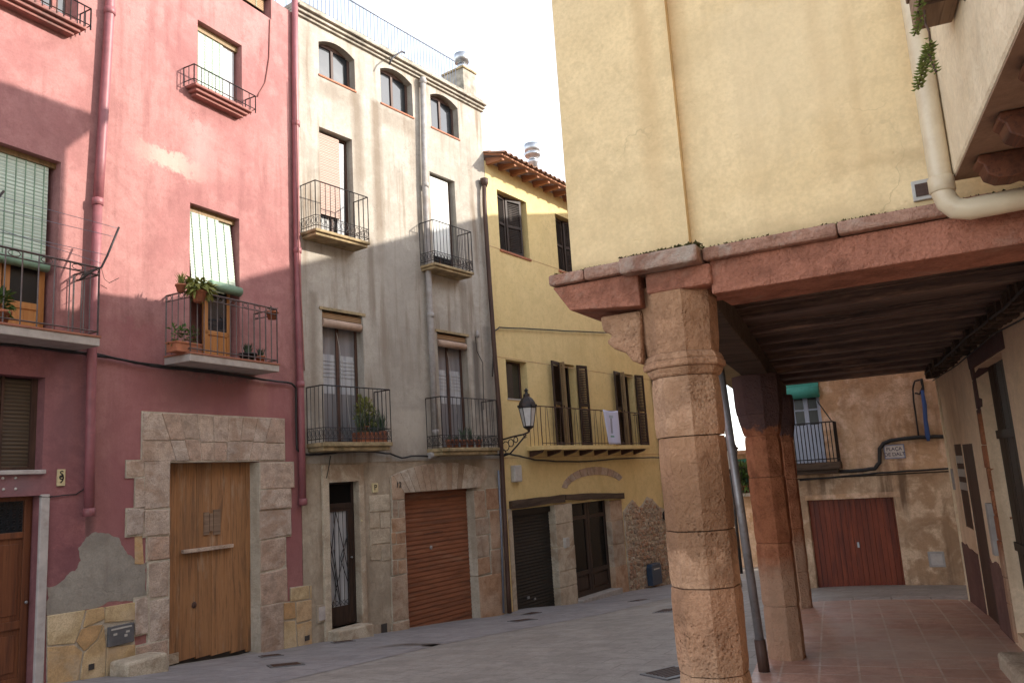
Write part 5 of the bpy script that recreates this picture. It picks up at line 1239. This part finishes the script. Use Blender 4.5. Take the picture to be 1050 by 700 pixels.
wavy(ca+.0, cb, -.20, zcap_b+.004, zcap_t, 2); wavy(cb+.004, cc, -.255, zcap_b-.012, zcap_t+.012, 1); wavy(cc+.004, XR, -.165, zcap_b+.002, zcap_t, 5)
mb.build('cornice', MT['cap_stone'], bm, F_.M, bevel=.014)
# moss tufts along the cornice
mb = MB(); random.seed(3)
x = ca+.03
while x < 2.6:
    yy = -.19 if x < cb else (-.245 if x < cc else -.155); dz = (.013 if cb < x < cc else 0)
    dens = max(0, noise.noise(Vector((x*3.5, 3, 1)))+.55)*(1.0 if x < 1.9 else .5)
    for k in range(int(9*dens)+1):
        q = Vector((x+random.uniform(0, .012), yy+random.random()*.13, zcap_t+dz-.004)); hgt = random.uniform(.006, .015)*(.5+dens)
        an = random.uniform(0, 6.28); dx, dy = math.cos(an)*.010, math.sin(an)*.010
        mb.add([q+Vector((-dx, -dy, 0)), q+Vector((dx, dy, 0)), q+Vector((dy*1.2, -dx*1.2, hgt))], [(0, 1, 2)])
    x += .006
o = mb.build('moss', MT['moss'], bm, F_.M); o['kind'] = 'stuff'
# column under the front, octagonal, pitted blocks
def oct_prism_noise(mb, c, r0, r1, z0, z1, nz, amp, rot, seed):
    n = 8; sub = 4; k = len(mb.v); m = n*sub
    for iz in range(nz+1):
        t_ = iz/nz; r = r0+(r1-r0)*t_; z = z0+(z1-z0)*t_
        edge = .006 if iz in (0, nz) else 0
        for j in range(n):
            a0, a1 = rot+2*math.pi*j/n, rot+2*math.pi*(j+1)/n
            for q in range(sub):
                u_ = q/sub; x = (math.cos(a0)*(1-u_)+math.cos(a1)*u_)*r; y = (math.sin(a0)*(1-u_)+math.sin(a1)*u_)*r
                d = noise.noise(Vector((x*7+seed, y*7, z*5)))*amp + noise.noise(Vector((x*22+seed, y*22, z*22)))*amp*.5 - (amp*.5 if q == 0 else 0) - edge
                f = 1+d/r; mb.v.append((c[0]+x*f, c[1]+y*f, z))
    for iz in range(nz):
        for j in range(m):
            a = k+iz*m+j; b = k+iz*m+(j+1) % m; mb.f.append((a, b, b+m, a+m)); mb.m.append(0); mb.sm.append(False)
    mb.f.append(tuple(range(k+m-1, k-1, -1))); mb.m.append(0); mb.sm.append(False)
    e = k+nz*m; mb.f.append(tuple(range(e, e+m))); mb.m.append(0); mb.sm.append(False)
def column(al, la, r, zs_, mat, captop, rot, seed, capname=True, amp=.008, zneck=None, label=None, capr=1.16):
    amp = amp*.7
    x, y = pp(al, la); mb = MB(); zg2 = ground(x, y)-.1
    zz = [zg2]+[q for q in zs_ if q > zg2]
    for i in range(len(zz)-1):
        rr = r*random.uniform(.98, 1.015); oct_prism_noise(mb, (x, y), rr, rr, zz[i]+.003, zz[i+1]-.003, max(3, int((zz[i+1]-zz[i])/.05)), amp, rot, seed+i)
    o = mb.build('column', MT[mat], T, I4, label=label)
    mb = MB(); z0 = zz[-1]; H = captop-z0
    for i, (r0, r1, za, zb_) in enumerate(((r*1.0, r*1.14, 0, .09), (r*1.22, r*1.22, .092, .17), (r*1.2, r*1.10, .172, .25), (r*1.08, r*capr, .252, 1.0)) if label.startswith('front') else ((r*1.0, r*1.25, 0, .35), (r*1.3, r*1.35, .352, 1.0))):
        oct_prism_noise(mb, (x, y), r0, r1, z0+za*H+.001, z0+zb_*H, 5, amp*.6, rot, seed+9+i)
    mb.build('capital', MT[mat], o, I4); return o
colx = F_.at(697, 360)[0]
pc = FF.P(colx, .06); alc, lac = al_la(pc)
def zc1(qy, qx=720): return F_.at(qx, qy)[1]
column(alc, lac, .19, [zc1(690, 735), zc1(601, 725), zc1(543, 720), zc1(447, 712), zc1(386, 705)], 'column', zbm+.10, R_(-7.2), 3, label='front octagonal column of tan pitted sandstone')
# red painted block over the column
MB().box(F_.at(660, 305, .2)[0], F_.at(728, 296, .2)[0], -.150, .35, zbm+.05, zcap_b-.014).build('pier_block', MT['red_stone'], bm, F_.M, bevel=.015)
# carved corbel on the left of the column
c0 = F_.at(660, 345, .0)[0]; zt = zbm-.015
prof = [(c0+.02, zt), (F_.at(619, 328)[0], zt), (F_.at(622, 340)[0], F_.at(622, 341)[1]), (F_.at(632, 344)[0], F_.at(632, 345)[1]), (F_.at(625, 352)[0], F_.at(625, 352)[1]), (F_.at(634, 359)[0], F_.at(634, 359)[1]), (F_.at(645, 362)[0], F_.at(645, 363)[1]), (F_.at(652, 371)[0], F_.at(652, 371)[1]), (F_.at(662, 374)[0], F_.at(662, 375)[1])]
MB().prism(prof, -.07, .13).build('corbel', MT['column'], bm, F_.M, bevel=.02)
# rear columns
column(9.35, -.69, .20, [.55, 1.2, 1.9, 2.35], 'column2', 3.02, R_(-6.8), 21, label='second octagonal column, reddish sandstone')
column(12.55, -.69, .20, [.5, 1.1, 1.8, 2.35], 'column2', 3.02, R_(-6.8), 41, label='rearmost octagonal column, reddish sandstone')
# inner line beams, ceiling joists and boards
def beam_al(a0, a1, la_, w_, z0, z1, mat, name):
    mb = MB(); n = 8; vs = []
    for i in range(n+1):
        a_ = a0+(a1-a0)*i/n; j = lambda: random.uniform(-.012, .012)
        for (dl, z) in ((-w_/2, z0), (w_/2, z0), (w_/2, z1), (-w_/2, z1)):
            p = pp(a_, la_+dl+j()); vs.append((p[0], p[1], z+j()))
    fs = [(4*i+j, 4*i+(j+1) % 4, 4*i+4+(j+1) % 4, 4*i+4+j) for i in range(n) for j in range(4)]+[(0, 3, 2, 1), (4*n, 4*n+1, 4*n+2, 4*n+3)]
    mb.add(vs, fs); return mb.build(name, mat, T, I4, bevel=.012)
ceilz = .0915*13.3+EYE+.03
# orient wood along arcade: use beam_wood with its own frame
beam_al(alc+.25, 13.3, -.69, .30, 3.02, ceilz-.08, MT['lintel_wood'], 'arcade_beam')
FP = Frame(pp(13.3, -1.4), aF)
mb = MB(); O = 0
i = 0; al = 4.75
while al < 13.4:
    x0, y0_ = pp(al, la0+.0); dirF = FF.u
    p0 = FF.P(0, 0)
    al += .62; i += 1
def jl(al_, off0, off1, w_, z0, z1):
    """joist parallel to the front wall"""
    b = Vector((*pp(al_, 0), 0)); u_ = FF.u; n_ = FF.n
    vs = []
    for (s_, d_) in ((off0, -w_/2), (off1, -w_/2), (off1, w_/2), (off0, w_/2)):
        q = b+u_*s_+n_*d_; vs.append(q)
    return vs
jm = MB(); OM = FF.M.inverted()
al = 4.95; al_list = []
random.seed(12)
while al < 13.25: al_list.append(al); al += random.uniform(.6, 1.05)
for al in al_list:
    q = jl(al, -1.15+(0), 1.75, random.uniform(.09, .16), 0, 0); z0 = ceilz-.07+random.uniform(-.02, .02); dz = random.uniform(-.02, .02)
    vs = [OM @ Vector((v.x, v.y, z0+(dz if k in (1, 2) else 0))) for k, v in enumerate(q)]+[OM @ Vector((v.x, v.y, ceilz+.01)) for v in q]
    jm.add(vs, [(0, 1, 2, 3), (0, 4, 5, 1), (1, 5, 6, 2), (2, 6, 7, 3), (3, 7, 4, 0)])
jm.build('ceiling_joists', MT['ceil_wood'], T, FF.M, bevel=.015)
bd = MB(); al = 4.5
while al < 13.25:
    bw = random.uniform(.15, .3); q = jl(al+bw/2, -1.2, 1.8, bw-.006, 0, 0); z0 = ceilz+random.uniform(-.03, .02)
    vs = [OM @ Vector((v.x, v.y, z0)) for v in q]+[OM @ Vector((v.x, v.y, z0+.03)) for v in q]
    bd.add(vs, [(0, 1, 2, 3), (4, 7, 6, 5), (0, 4, 5, 1), (1, 5, 6, 2), (2, 6, 7, 3), (3, 7, 4, 0)]); al += bw
bd.build('ceiling_boards', MT['ceil_wood'], T, FF.M)
hp([(5.6, la0+.46), (13.3, la0+.46), (13.3, 5), (4.6, 5)], ceilz+.06, ceilz+.25, 'upper_floor', MT['room'])
# far end beam
FE = Frame(pp(13.3, la0), aF)
MB().box(0, 3.1, -.0, .28, ceilz-.05, ceilz+.4).build('end_beam', MT['lintel_wood'], T, FE.M, bevel=.015)
# vent grille and camera-like lamp on the front wall
r_ = F_.rect(935, 958, 185, 206); v = MB().box(r_[0], r_[1], -.02, .02, r_[2], r_[3]).build('vent', MT['white_box'], T, F_.M, bevel=.004)
vm = MB()
for k in range(9):
    zz = r_[2]+.02+(r_[3]-r_[2]-.04)*k/9; vm.box(r_[0]+.015, r_[1]-.015, -.027, -.0205, zz, zz+.006)
vm.build('vent_slats', MT['dark_wood'], v)
h = F_.at(951.5, 216, .05); sx = MB().lathe([(.0, -.03), (.022, -.02), (.028, 0), (.022, .02), (.0, .03)], (h[0], -.05, h[1]), 10, cap=False).build('wall_sensor', MT['black'], T, F_.M)
MB().tube(px(F_, [(953, 220), (960, 226), (966, 228), (975, 229)], 0, .03), .004, 4).build('sensor_wire', MT['cable'], sx)
# right-hand inner wall of the arcade
LAW = 1.57
FI = Frame(pp(13.15, LAW), aP+math.pi)
F_ = FI
wz1 = ceilz+.05
i1 = F_.rect(979.5, 985.5, 455, 538); i2 = F_.rect(993, 1001, 453, 590); i2 = (F_.at(995.5, 520)[0], F_.at(1007, 520)[0], F_.g(1.5)-.05, F_.at(1000, 454)[1])
i1 = (F_.at(984, 500)[0], F_.at(992, 500)[0], F_.at(988, 538)[1], F_.at(983, 455)[1])
bdx = F_.at(1019, 500)[0]
i3 = (bdx, bdx+1.5, F_.g(bdx)+.15, F_.at(1018, 366)[1])
wall('inner_wall', F_, 0, 11.5, -.6, wz1, [i1, i2, i3], MT['arc_in'], T, reveal=.2, thick=.3)
MB().box(-.02, .03, -.03, .5, -.6, wz1).build('corner_plaster', MT['jetty'], T, F_.M, bevel=.01)
for o, m_ in ((i1, 'dark_wood'), (i2, 'dark_wood')):
    MB().box(o[0], o[1], .012, .06, o[2], o[3]).build('shutter_panel', MT[m_], T, F_.M)
g_ = MB(); a, b, c_, d = i1
for k in range(3): g_.box(a+.03, b-.03, .004, .011, c_+(d-c_)*(.45+.16*k), c_+(d-c_)*(.45+.16*k)+.10)
g_.build('window_bars', MT['white_box'], T, F_.M)
a, b, c_, d = i3; mb = MB(); x = a
while x < b-.02:
    mb.box(x+.003, min(b, x+.14)-.003, .12+random.uniform(0, .008), .16, c_, d); x += .14
mb.box(a, b, .10, .12, c_+(d-c_)*.72, c_+(d-c_)*.72+.09); mb.box(a, b, .10, .12, c_+(d-c_)*.3, c_+(d-c_)*.3+.09)
mb.build('inner_door', MT['shutter_wood'], T, F_.M, bevel=.004)
mb = MB(); z = c_-.1; k = 0
while z < d:
    hh = random.uniform(.22, .4); mb.box(a-.16+random.uniform(-.05, .05), a-.003, -.02-random.uniform(0, .012), .14, z, min(z+hh, d+.02)-.005, j=.006); z += hh
mb.box(a-.2, b+.2, -.03, .14, d+.004, d+.17, j=.01)
mb.build('door_stones', MT['column2'], T, F_.M, bevel=.012)
dz_ = F_.at(1003, 566)[1]
segs = [(0.03, i2[0]-.01), (i2[1]+.01, i3[0]-.18)]
for k, (p, q) in enumerate(segs):
    n = 9; top = [(q+(p-q)*j/n, dz_+random.uniform(-.03, .03)) for j in range(n+1)]
    MB().prism([(p, -.6), (q, -.6)]+top, -.012, .01).build('dado', MT['dado'], T, F_.M)
r_ = (i3[0]-.34, i3[0]-.2, F_.at(1010, 560)[1], F_.at(1008, 513)[1]); MB().box(r_[0], r_[1], -.06, 0, r_[2], r_[3]).build('meter_box', MT['grey_pipe'], T, F_.M, bevel=.006)
r_ = F_.rect(971.5, 974.5, 480, 500); MB().box(.08, .2, -.02, 0, r_[2], r_[3]).build('notice_plate', MT['grey_pipe'], T, F_.M)
# broken corbel course between ceiling and inner wall
mb = MB(); x = .1
while x < 10.5:
    L = random.uniform(.10, .16); mb.box(x, x+L, -.13-random.uniform(0, .06), .0, wz1-.22-random.uniform(0, .03), wz1-.09, j=.012); x += L+random.uniform(.08, .12)
mb.box(.02, 10.5, -.10, 0, wz1-.085, wz1-.02); mb.build('corbel_course', MT['lintel_wood'], T, F_.M, bevel=.008)
cable('arcade_cable', F_, [(.1, -.16, wz1-.16), (2, -.17, wz1-.2), (4, -.16, wz1-.17), (6, -.18, wz1-.22), (8, -.16, wz1-.17)], .012, 'black cable along the top of the inner arcade wall', 'cable')
cable('arcade_cable', F_, [(.1, -.07, wz1-.27), (2.5, -.06, wz1-.3), (4.8, -.06, wz1-.26), (7, -.06, wz1-.36)], .008, 'thin loose cable a little lower on the inner arcade wall', 'cable')
# leaning steel prop beside the second column
a_, b_ = Vector((*pp(8.75, -.92), 0)), None
def on_ray(qx, qy, al_):
    r = ray(qx, qy); t_ = al_/(r.x*uP.x+r.y*uP.y); p = r*t_; return Vector((p.x, p.y, p.z+EYE))
pb, pt_ = on_ray(783, 680, 8.7), on_ray(742, 404, 8.7)
pb.z = ground(pb.x, pb.y); pt_ = pb+(pt_-pb)*1.12
TPp = thing('steel_prop', Matrix.Translation(pb), 'leaning grey steel prop between the front and second columns', 'prop')
dv = pt_-pb
MB().tube([dv*.06, dv], .044, 14).build('prop_tube', MT['steel'], TPp); MB().tube([(0, 0, 0), dv*.10], .056, 14).build('prop_foot', MT['dark_wood'], TPp)
0 and cable('column_cable', FF, [(colx+.15, .1, on_ray(770, 445, 4.6).z), (colx+.9, 3.0, 2.25), (colx+1.5, 4.9, 2.2)], .008, 'thin dark cable from the front column to the second column', 'cable')
MBs = MB(); random.seed(9)
sx0 = F_.at(1021, 652, .32)[0]+.1; gz_ = F_.g(sx0)
o = MB().box(sx0-.1, sx0+1.9, -.32, -.02, gz_-.2, gz_+.16, j=.02).build('stone_bench', MT['pale_stone'], None, F_.M, bevel=.04); tag(o, 'low worn stone step at the foot of the inner arcade door', 'stone step')

# ================================================================== PALE HOUSE WITH JETTY (upper right)
LJ = .675; zj = 1.245+EYE
FJ = Frame(pp(4.28, LJ), aP+math.pi); F_ = FJ          # s towards the camera
alF = lambda la_: 4.33/math.cos(aP-R_(28)) - 0.0 if False else (4.33 - la_*math.cos(aP+math.pi/2-R_(28)))/math.cos(aP-R_(28))
s0j = 4.28-alF(LJ)+.19
T = thing('jettied_house', FJ.M, 'pale plastered house whose upper floor juts out on carved beam ends, top right', 'house')
mb = MB()
JL = 9.0
# jetty parapet and upper wall (local y positive = to the right)
MB().box(s0j, JL, 0, .16, zj, zj+.88).build('jetty_parapet', MT['jetty'], T, F_.M, bevel=.02)
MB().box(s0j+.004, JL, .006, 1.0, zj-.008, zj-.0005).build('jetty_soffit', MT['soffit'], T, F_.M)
MB().box(s0j+.12, JL, LAW-LJ+.0, LAW-LJ+.35, -.4, zj-.003).build('wall', MT['arc_in'], T, F_.M)
MB().box(s0j+.12, JL, 1.01, 5, zj, 10).build('upper_wall', MT['jetty'], T, F_.M)
k = 0; x = F_.at(1004, 172, -.03)[0]
for x in (.40, .86, 1.32, 1.78, 2.24, 2.7):
    mb = MB(); n = 14; prof_ = []
    L0 = .06; dz_ = .13
    prof_ = [(L0, zj), (L0-.012, zj-.03), (L0+.01, zj-.05), (L0+.02, zj-.09), (L0+.06, zj-.115), (L0+.12, zj-.12), (L0+.16, zj-.11), (L0+.2, zj-.14), (1.0, zj-.15), (1.0, zj)]
    vs = [(x+.0, p[0], p[1]-.01) for p in prof_]+[(x+.12, p[0], p[1]-.01) for p in prof_]; n = len(prof_)
    mb.add(vs, [tuple(range(n)), tuple(range(2*n-1, n-1, -1))]+[(i, (i+1) % n, (i+1) % n+n, i+n)[::-1] for i in range(n)])
    mb.build('beam_end', MT['rafter'], T, F_.M, bevel=.008)
# cream pipe down the corner then along the front wall
F_ = FF
pr_ = .050; pxx = F_.at(956, 130, .235)[0]; ze = F_.at(985, 216, .235)[1]
mb = MB(); ptsp = [(pxx, -.235, 7), (pxx, -.235, ze+.10), (pxx+.012, -.235, ze+.05), (pxx+.04, -.235, ze+.015), (pxx+.09, -.235, ze), (XR, -.235, ze+.02)]
mb.tube(ptsp, pr_, 18); mb.lathe([(pr_*1.01, 0), (pr_*1.13, .005), (pr_*1.13, .07), (pr_*1.01, .075)], (pxx, -.235, ze+.10), 18)
o = mb.build('drain_pipe', MT['pvc'], None, F_.M); tag(o, 'fat cream plastic pipe running down the sand-yellow wall and turning right', 'drainpipe')
# planter with hanging succulent on the jetty parapet
F_ = FJ
hx = F_.at(966, 4, .06); TPl = thing('hanging_planter', FJ.M @ Matrix.Translation((hx[0], -.06, hx[1])), 'brown flower box with a trailing green succulent at the top right edge', 'plant')
bx = MB(); zb0 = F_.at(965, 12, .06)[1]-hx[1]; bx.box(-.16, .16, -.09, .055, zb0, zb0+.16); bx.box(-.17, .17, -.10, .058, zb0+.13, zb0+.165); bx.build('planter_box', MT['beam_wood'], TPl, bevel=.006)
bx = MB(); bx.tube([(.06, -.1, zb0-.006), (.06, .05, zb0-.006), (.1, .06, zb0-.05)], .005, 4); bx.build('planter_bracket', MT['dark_wood'], TPl)
sm = MB(); lf = MB(); random.seed(11)
c = Vector((0, 0, EYE))
def jp(qx, qy, dep=.16):
    h = FJ.at(qx, qy, dep); return Vector((h[0]-hx[0], -dep+.06, h[1]-hx[1]))
def succulent(path, leafn, size):
    P_ = [jp(*q) for q in path]; sm.tube(P_, .004, 5)
    tot = len(P_)-1
    for i in range(leafn):
        t_ = (i+.5)/leafn*tot; k = min(int(t_), tot-1); p = P_[k].lerp(P_[k+1], t_-k); an = i*2.4
        d = Vector((math.cos(an), math.sin(an), -.25)).normalized(); L = size*random.uniform(.8, 1.15); s_ = Vector((-d.y, d.x, 0)).normalized()*L*.22; up = Vector((0, 0, L*.16))
        tip = p+d*L+Vector((0, 0, L*.25)); mid = p+d*L*.55
        lf.add([p, mid+s_, mid-s_, mid+up, mid-up, tip], [(0, 1, 3), (0, 3, 2), (0, 2, 4), (0, 4, 1), (5, 3, 1), (5, 2, 3), (5, 4, 2), (5, 1, 4)], 0)
succulent([(948, 10), (949, 25), (953, 33), (954, 44)], 3, .02)
succulent([(954, 44), (950, 58), (946, 72), (941, 90)], 110, .032)
succulent([(952, 55), (956, 65), (960, 74)], 26, .026)
succulent([(943, 0), (943, 6)], 12, .028); succulent([(942, 11), (940, 17)], 14, .028); succulent([(945, 20), (941, 28), (938, 35)], 28, .026)
sm.build('stem', MT['dark_wood'], TPl); MT['succulent'] = plain('olive_succulent_leaf', (.17, .22, .045), .5, var=.5, nsc=40, bump=0); lf.build('foliage', MT['succulent'], TPl)

# ================================================================== HOUSE AT THE END OF THE ARCADE LANE
_b = ray(880, 500); az_ = math.atan2(_b.x, _b.y)
FB = Frame((17*math.sin(az_), 17*math.cos(az_)), aF+R_(0)); F_ = FB
T = thing('lane_end_house', FB.M, 'peach-brown rendered house with a red-brown garage door at the end of the arcade', 'house')
bx0 = F_.at(806, 460)[0]; bx1 = 7.0
oG = F_.rect(833, 924, 511.5, 600); oG = (F_.at(833, 560)[0], F_.at(923, 560)[0], -1.6, F_.at(875, 511)[1])
zbb = F_.at(840, 474, .3)[1]; oBd = (F_.at(812, 440)[0], F_.at(844, 440)[0], zbb, F_.at(832, 392)[1])
zmid_ = F_.at(900, 486)[1]
wall('wall', F_, bx0, bx1, zmid_, 9.8, [oBd], MT['peach'], T, reveal=.2)
wall('lower_wall', F_, bx0, bx1, -1.8, zmid_-.03, [oG], MT['peach_lo'], T, reveal=.22, y0=.0)
MB().box(bx0, bx1, .0, .3, zmid_-.029, zmid_-.001).build('string_course', MT['lintel_wood'], T, F_.M)
housebody(F_, bx0, bx1, -1.8, 9.8, 8, MT['peach'], T)
MB().box(oG[0]-.03, oG[1]+.12, -.006, .22, oG[3], oG[3]+.10).build('lintel', MT['peach'], T, F_.M, bevel=.006)
a, b, c_, d = oG; mb = MB(); x = a; k = 0
while x < b-.01:
    mb.box(x+.002, min(b, x+.095)-.002, .16-(.012 if (x-a) > (b-a)*.5 else 0), .2, c_, d); x += .095
gd = mb.build('garage_door', MT['red_door'], T, F_.M, bevel=.003)
h = F_.at(879.5, 559); MB().box(h[0]-.02, h[0]+.015, .135, .15, h[1]-.05, h[1]+.05).build('handle', MT['galv'], gd)
a, b, c_, d = oBd
window_frame(T, F_, oBd, .15, MT['blue_door'], .08, 1, 2, 'glass_dull'); MB().box(a+.05, b-.05, .19, .195, c_, d-.1).build('curtain', MT['blue_door'], T, F_.M)
MB().box(a, b, .05, .14, c_, c_+.75).build('door_panel', MT['blue_door'], T, F_.M, bevel=.01)
z_r = F_.at(830, 402)[1]; rb = MB(); rb.box(a-.05, b+.02, -.06, .0, z_r+.02, d+.1); rb.tube([(a-.05, -.08, z_r), (b+.02, -.08, z_r)], .12, 14); rb.build('awning_roll', MT['teal'], T, F_.M)
x0b, x1b = bx0-.0, F_.at(861, 470, .3)[0]
bal = MB().box(x0b, x1b, -.35, .0, zbb-.14, zbb).box(x0b, x1b-.06, -.28, .0, zbb-.22, zbb-.14).build('balcony', MT['lintel_wood'], T, F_.M, bevel=.01)
zrb = F_.at(840, 433, .33)[1]; railing(bal, F_, x0b+.02, x1b-.03, .33, zbb, zrb, MT['iron'], 14, None, r=.009, left=False)
MB().tube(px(F_, [(838, 411), (853, 432)], 0, .3), .012, 5).build('rail_strut', MT['iron'], bal)
r_ = F_.rect(906.5, 928, 455.5, 470); sg = thing('street_sign', F_.M @ Matrix.Translation((r_[0], 0, r_[2])), 'small cream tiled street name sign with dark letters under the cable', 'sign')
w_, hh = r_[1]-r_[0], r_[3]-r_[2]; MB().box(0, w_, -.03, 0, 0, hh).build('sign_border', MT['sign_edge'], sg, bevel=.004); MB().box(.02, w_-.02, -.034, -.029, .02, hh-.02).build('sign_face', MT['sign'], sg)
text('PLAÇA', hh*.34, WM[sg.name] @ Matrix.Translation((w_/2, -.036, hh*.68)) @ Matrix.Rotation(math.pi/2, 4, 'X'), sg, MT['ink']); text('DE DALT', hh*.34, WM[sg.name] @ Matrix.Translation((w_/2, -.036, hh*.3)) @ Matrix.Rotation(math.pi/2, 4, 'X'), sg, MT['ink'])
r_ = F_.rect(952, 969, 565, 581); mt2 = MB().box(r_[0], r_[1], -.02, .01, r_[2], r_[3]).build('meter_door', MT['grey_pipe'], T, F_.M, bevel=.006); MB().box(r_[0]+.04, r_[1]-.04, -.026, -.019, r_[2]+.04, r_[3]-.04).build('meter_panel', MT['white_paint'], mt2)
cable('facade_cable', F_, px(F_, [(800, 483), (850, 484), (880, 482), (897, 480), (902, 474), (902, 460), (906, 454), (915, 451), (940, 448.5), (957, 447.5), (985, 446.5)], 0, .05), .04, 'thick cable bundle stepping up round the street sign', 'cable')
cable('facade_cable', F_, px(F_, [(820, 492), (860, 489), (900, 484.5), (940, 482), (985, 480)], 0, .04), .02, 'thin cable running just below the street sign', 'cable')
cable('facade_cable', F_, px(F_, [(942, 447), (939, 425), (937, 412), (936, 398), (938, 391), (944, 389), (946, 396), (943, 404), (938, 403)], 0, .06), .016, 'looped black cable hanging from the roof beam against the peach wall', 'cable')
cable('facade_cable', F_, px(F_, [(945, 388), (947, 400), (946, 410)], 0, .06), .02, 'short black cable tail beside the looped cable', 'cable')
mb = MB(); P_ = px(F_, [(945.5, 400), (948, 415), (949, 430), (951, 445), (952, 452)], 0, .09); mb.tube(P_, [.03, .045, .04, .05, .03], 6); o = mb.build('cloth_strip', MT['blue_rope'], None, F_.M); tag(o, 'twisted blue cloth strip hanging on the peach wall', 'cloth')

# ================================================================== FAR END OF THE STREET
_b = ray(752, 540); az2 = math.atan2(_b.x, _b.y)
FC = Frame((34*math.sin(az2), 34*math.cos(az2)), aF+R_(-6)); F_ = FC
T = thing('far_street_house', FC.M, 'low peach house far down the street, seen between column and prop', 'house')
oc_ = F_.rect(755, 775, 470, 500)
zt = F_.at(752, 466)[1]
wall('wall', F_, -6, 5, -4, zt, [oc_], MT['peach'], T, reveal=.2); housebody(F_, -6, 5, -4, zt, 6, MT['peach'], T)
window_frame(T, F_, oc_, .12, MT['teal'], .08, 1); backing(T, F_, oc_, .3)
MB().box(-6.2, 5.2, -.4, 6.2, zt+.003, zt+.15).build('roof', MT['roof_tile'], T, F_.M)
bz = F_.at(752, 506, .5)[1]; bal = MB().box(-2.5, 2.5, -.6, 0, bz-.12, bz).build('balcony', MT['slab'], T, F_.M); railing(bal, F_, -2.45, 2.45, .58, bz, bz+1.0, MT['iron'], 24, None, r=.014)
potted(F_, F_.at(764, 490, .4)[0], -.35, bz, .2, .3, 'leafy green plant on the far balcony seen beside the prop', 'leaf', 'leaf', .35, 160, (.35, .25, .5))
hL = F_.at(748.5, 476, 5); lantern(F_.M @ Matrix.Translation((hL[0], -5, hL[1]-.2)) , 'small distant lantern far down the street beside the first column', 1.6)
g0 = Vector((FC.P(hL[0], -5).x, FC.P(hL[0], -5).y, 0)); 
lamp_g = ground(g0.x, g0.y); tlp = bpy.data.objects['wall_lantern.001']
MB().tube([(0, 0, -.16), (0, 0, lamp_g-(hL[1]-.2))], .05, 8).build('lamp_post', MT['iron'], tlp)
h = None
gp = on_ray(754, 600, 20.5); gz_ = ground(gp.x, gp.y)
o = MB().lathe([(.17, 0), (.15, .2), (.06, .95), (.0, 1.0)], n=8).build('bollard', MT['pale_stone'], None, Matrix.Translation((gp.x, gp.y, gz_))); tag(o, 'pale pointed stone bollard far down the street beside the prop', 'bollard')

# ================================================================== HOUSE ADDED EAST OF THE LANE (roofline shaped to shade the street)
def east(pts, z1, label):
    mb = MB(); mb.hprism(pts, -2, z1); T = thing('stone_house', Matrix.Translation((pts[0][0], pts[0][1], 0)), label, 'house'); mb.build('wall', MT['peach'], T, I4); 
    cx_ = sum(p[0] for p in pts)/len(pts); cy_ = sum(p[1] for p in pts)/len(pts)
    MB().hprism([(cx_+(p[0]-cx_)*1.05, cy_+(p[1]-cy_)*1.05) for p in pts], z1+.003, z1+.15).build('roof', MT['roof_tile'], T, I4)
eb = MB(); 
T = thing('shading_house', Matrix.Translation((9, 10, 0)), 'tall peach house added beyond the arcade to shade the street, mostly hidden behind other houses', 'house')
prof_ = [(9.7, -2), (30, -2), (30, 10.3+EYE), (18.2, 10.22+EYE), (13.6, 9.44+EYE), (10.5, 8.72+EYE), (9.7, 8.6+EYE)]
vs = [(9, y, z) for y, z in prof_]+[(17, y, z) for y, z in prof_]; n = len(prof_)
eb.add(vs, [tuple(range(n)), tuple(range(2*n-1, n-1, -1))]+[(i, (i+1) % n, (i+1) % n+n, i+n)[::-1] for i in range(n)])
eb.build('wall', MT['peach'], T, I4)

# drain covers in the street
def drain(qx, qy, w_, l_, rot, label):
    r = ray(qx, qy); t_ = 1.0
    for _ in range(40):
        p = r*t_; zz = ground(p.x, p.y)-EYE; t_ *= (zz/p.z) if p.z < 0 else 1
    p = r*t_; gz = ground(p.x, p.y); e = .5
    gx_, gy_ = (ground(p.x+e, p.y)-gz)/e, (ground(p.x, p.y+e)-gz)/e
    nrm = Vector((-gx_, -gy_, 1)).normalized(); M = Matrix.Translation((p.x, p.y, gz+.008)) @ nrm.to_track_quat('Z', 'Y').to_matrix().to_4x4() @ Matrix.Rotation(rot, 4, 'Z')
    Td = thing('drain_cover', M, label, 'drain cover', 'drain covers in the street')
    MB().box(-w_/2, w_/2, -l_/2, l_/2, -.02, .006).build('frame', MT['grey_metal'], Td, bevel=.004)
    g = MB()
    for k in range(6): g.box(-w_*.4, w_*.4, -l_*.4+l_*.8*k/6, -l_*.4+l_*.8*k/6+l_*.07, .0062, .011)
    g.build('grate', MT['dark_wood'], Td)
for a_ in ((293, 682, .42, .34, .6, 'drain cover nearest the wooden portal, the larger of two'), (278, 672.5, .30, .26, .6, 'smaller drain cover by the right stone jamb of the wooden portal'), (536, 636, .5, .3, .6, 'drain cover in front of the two brown pipes'), (545, 629, .4, .26, .6, 'drain cover just before the black roller shutter'), (655, 615.5, .5, .3, .6, 'drain cover before the rubble stone wall'), (684, 626, .6, .36, .6, 'drain cover left of the front column, the farther one'), (688, 690, .5, .4, .6, 'drain cover at the foot of the front column, the nearer one'), (352, 658, .35, .2, .6, 'narrow drain cover before the doorstep of the glazed door')):
    drain(*a_)
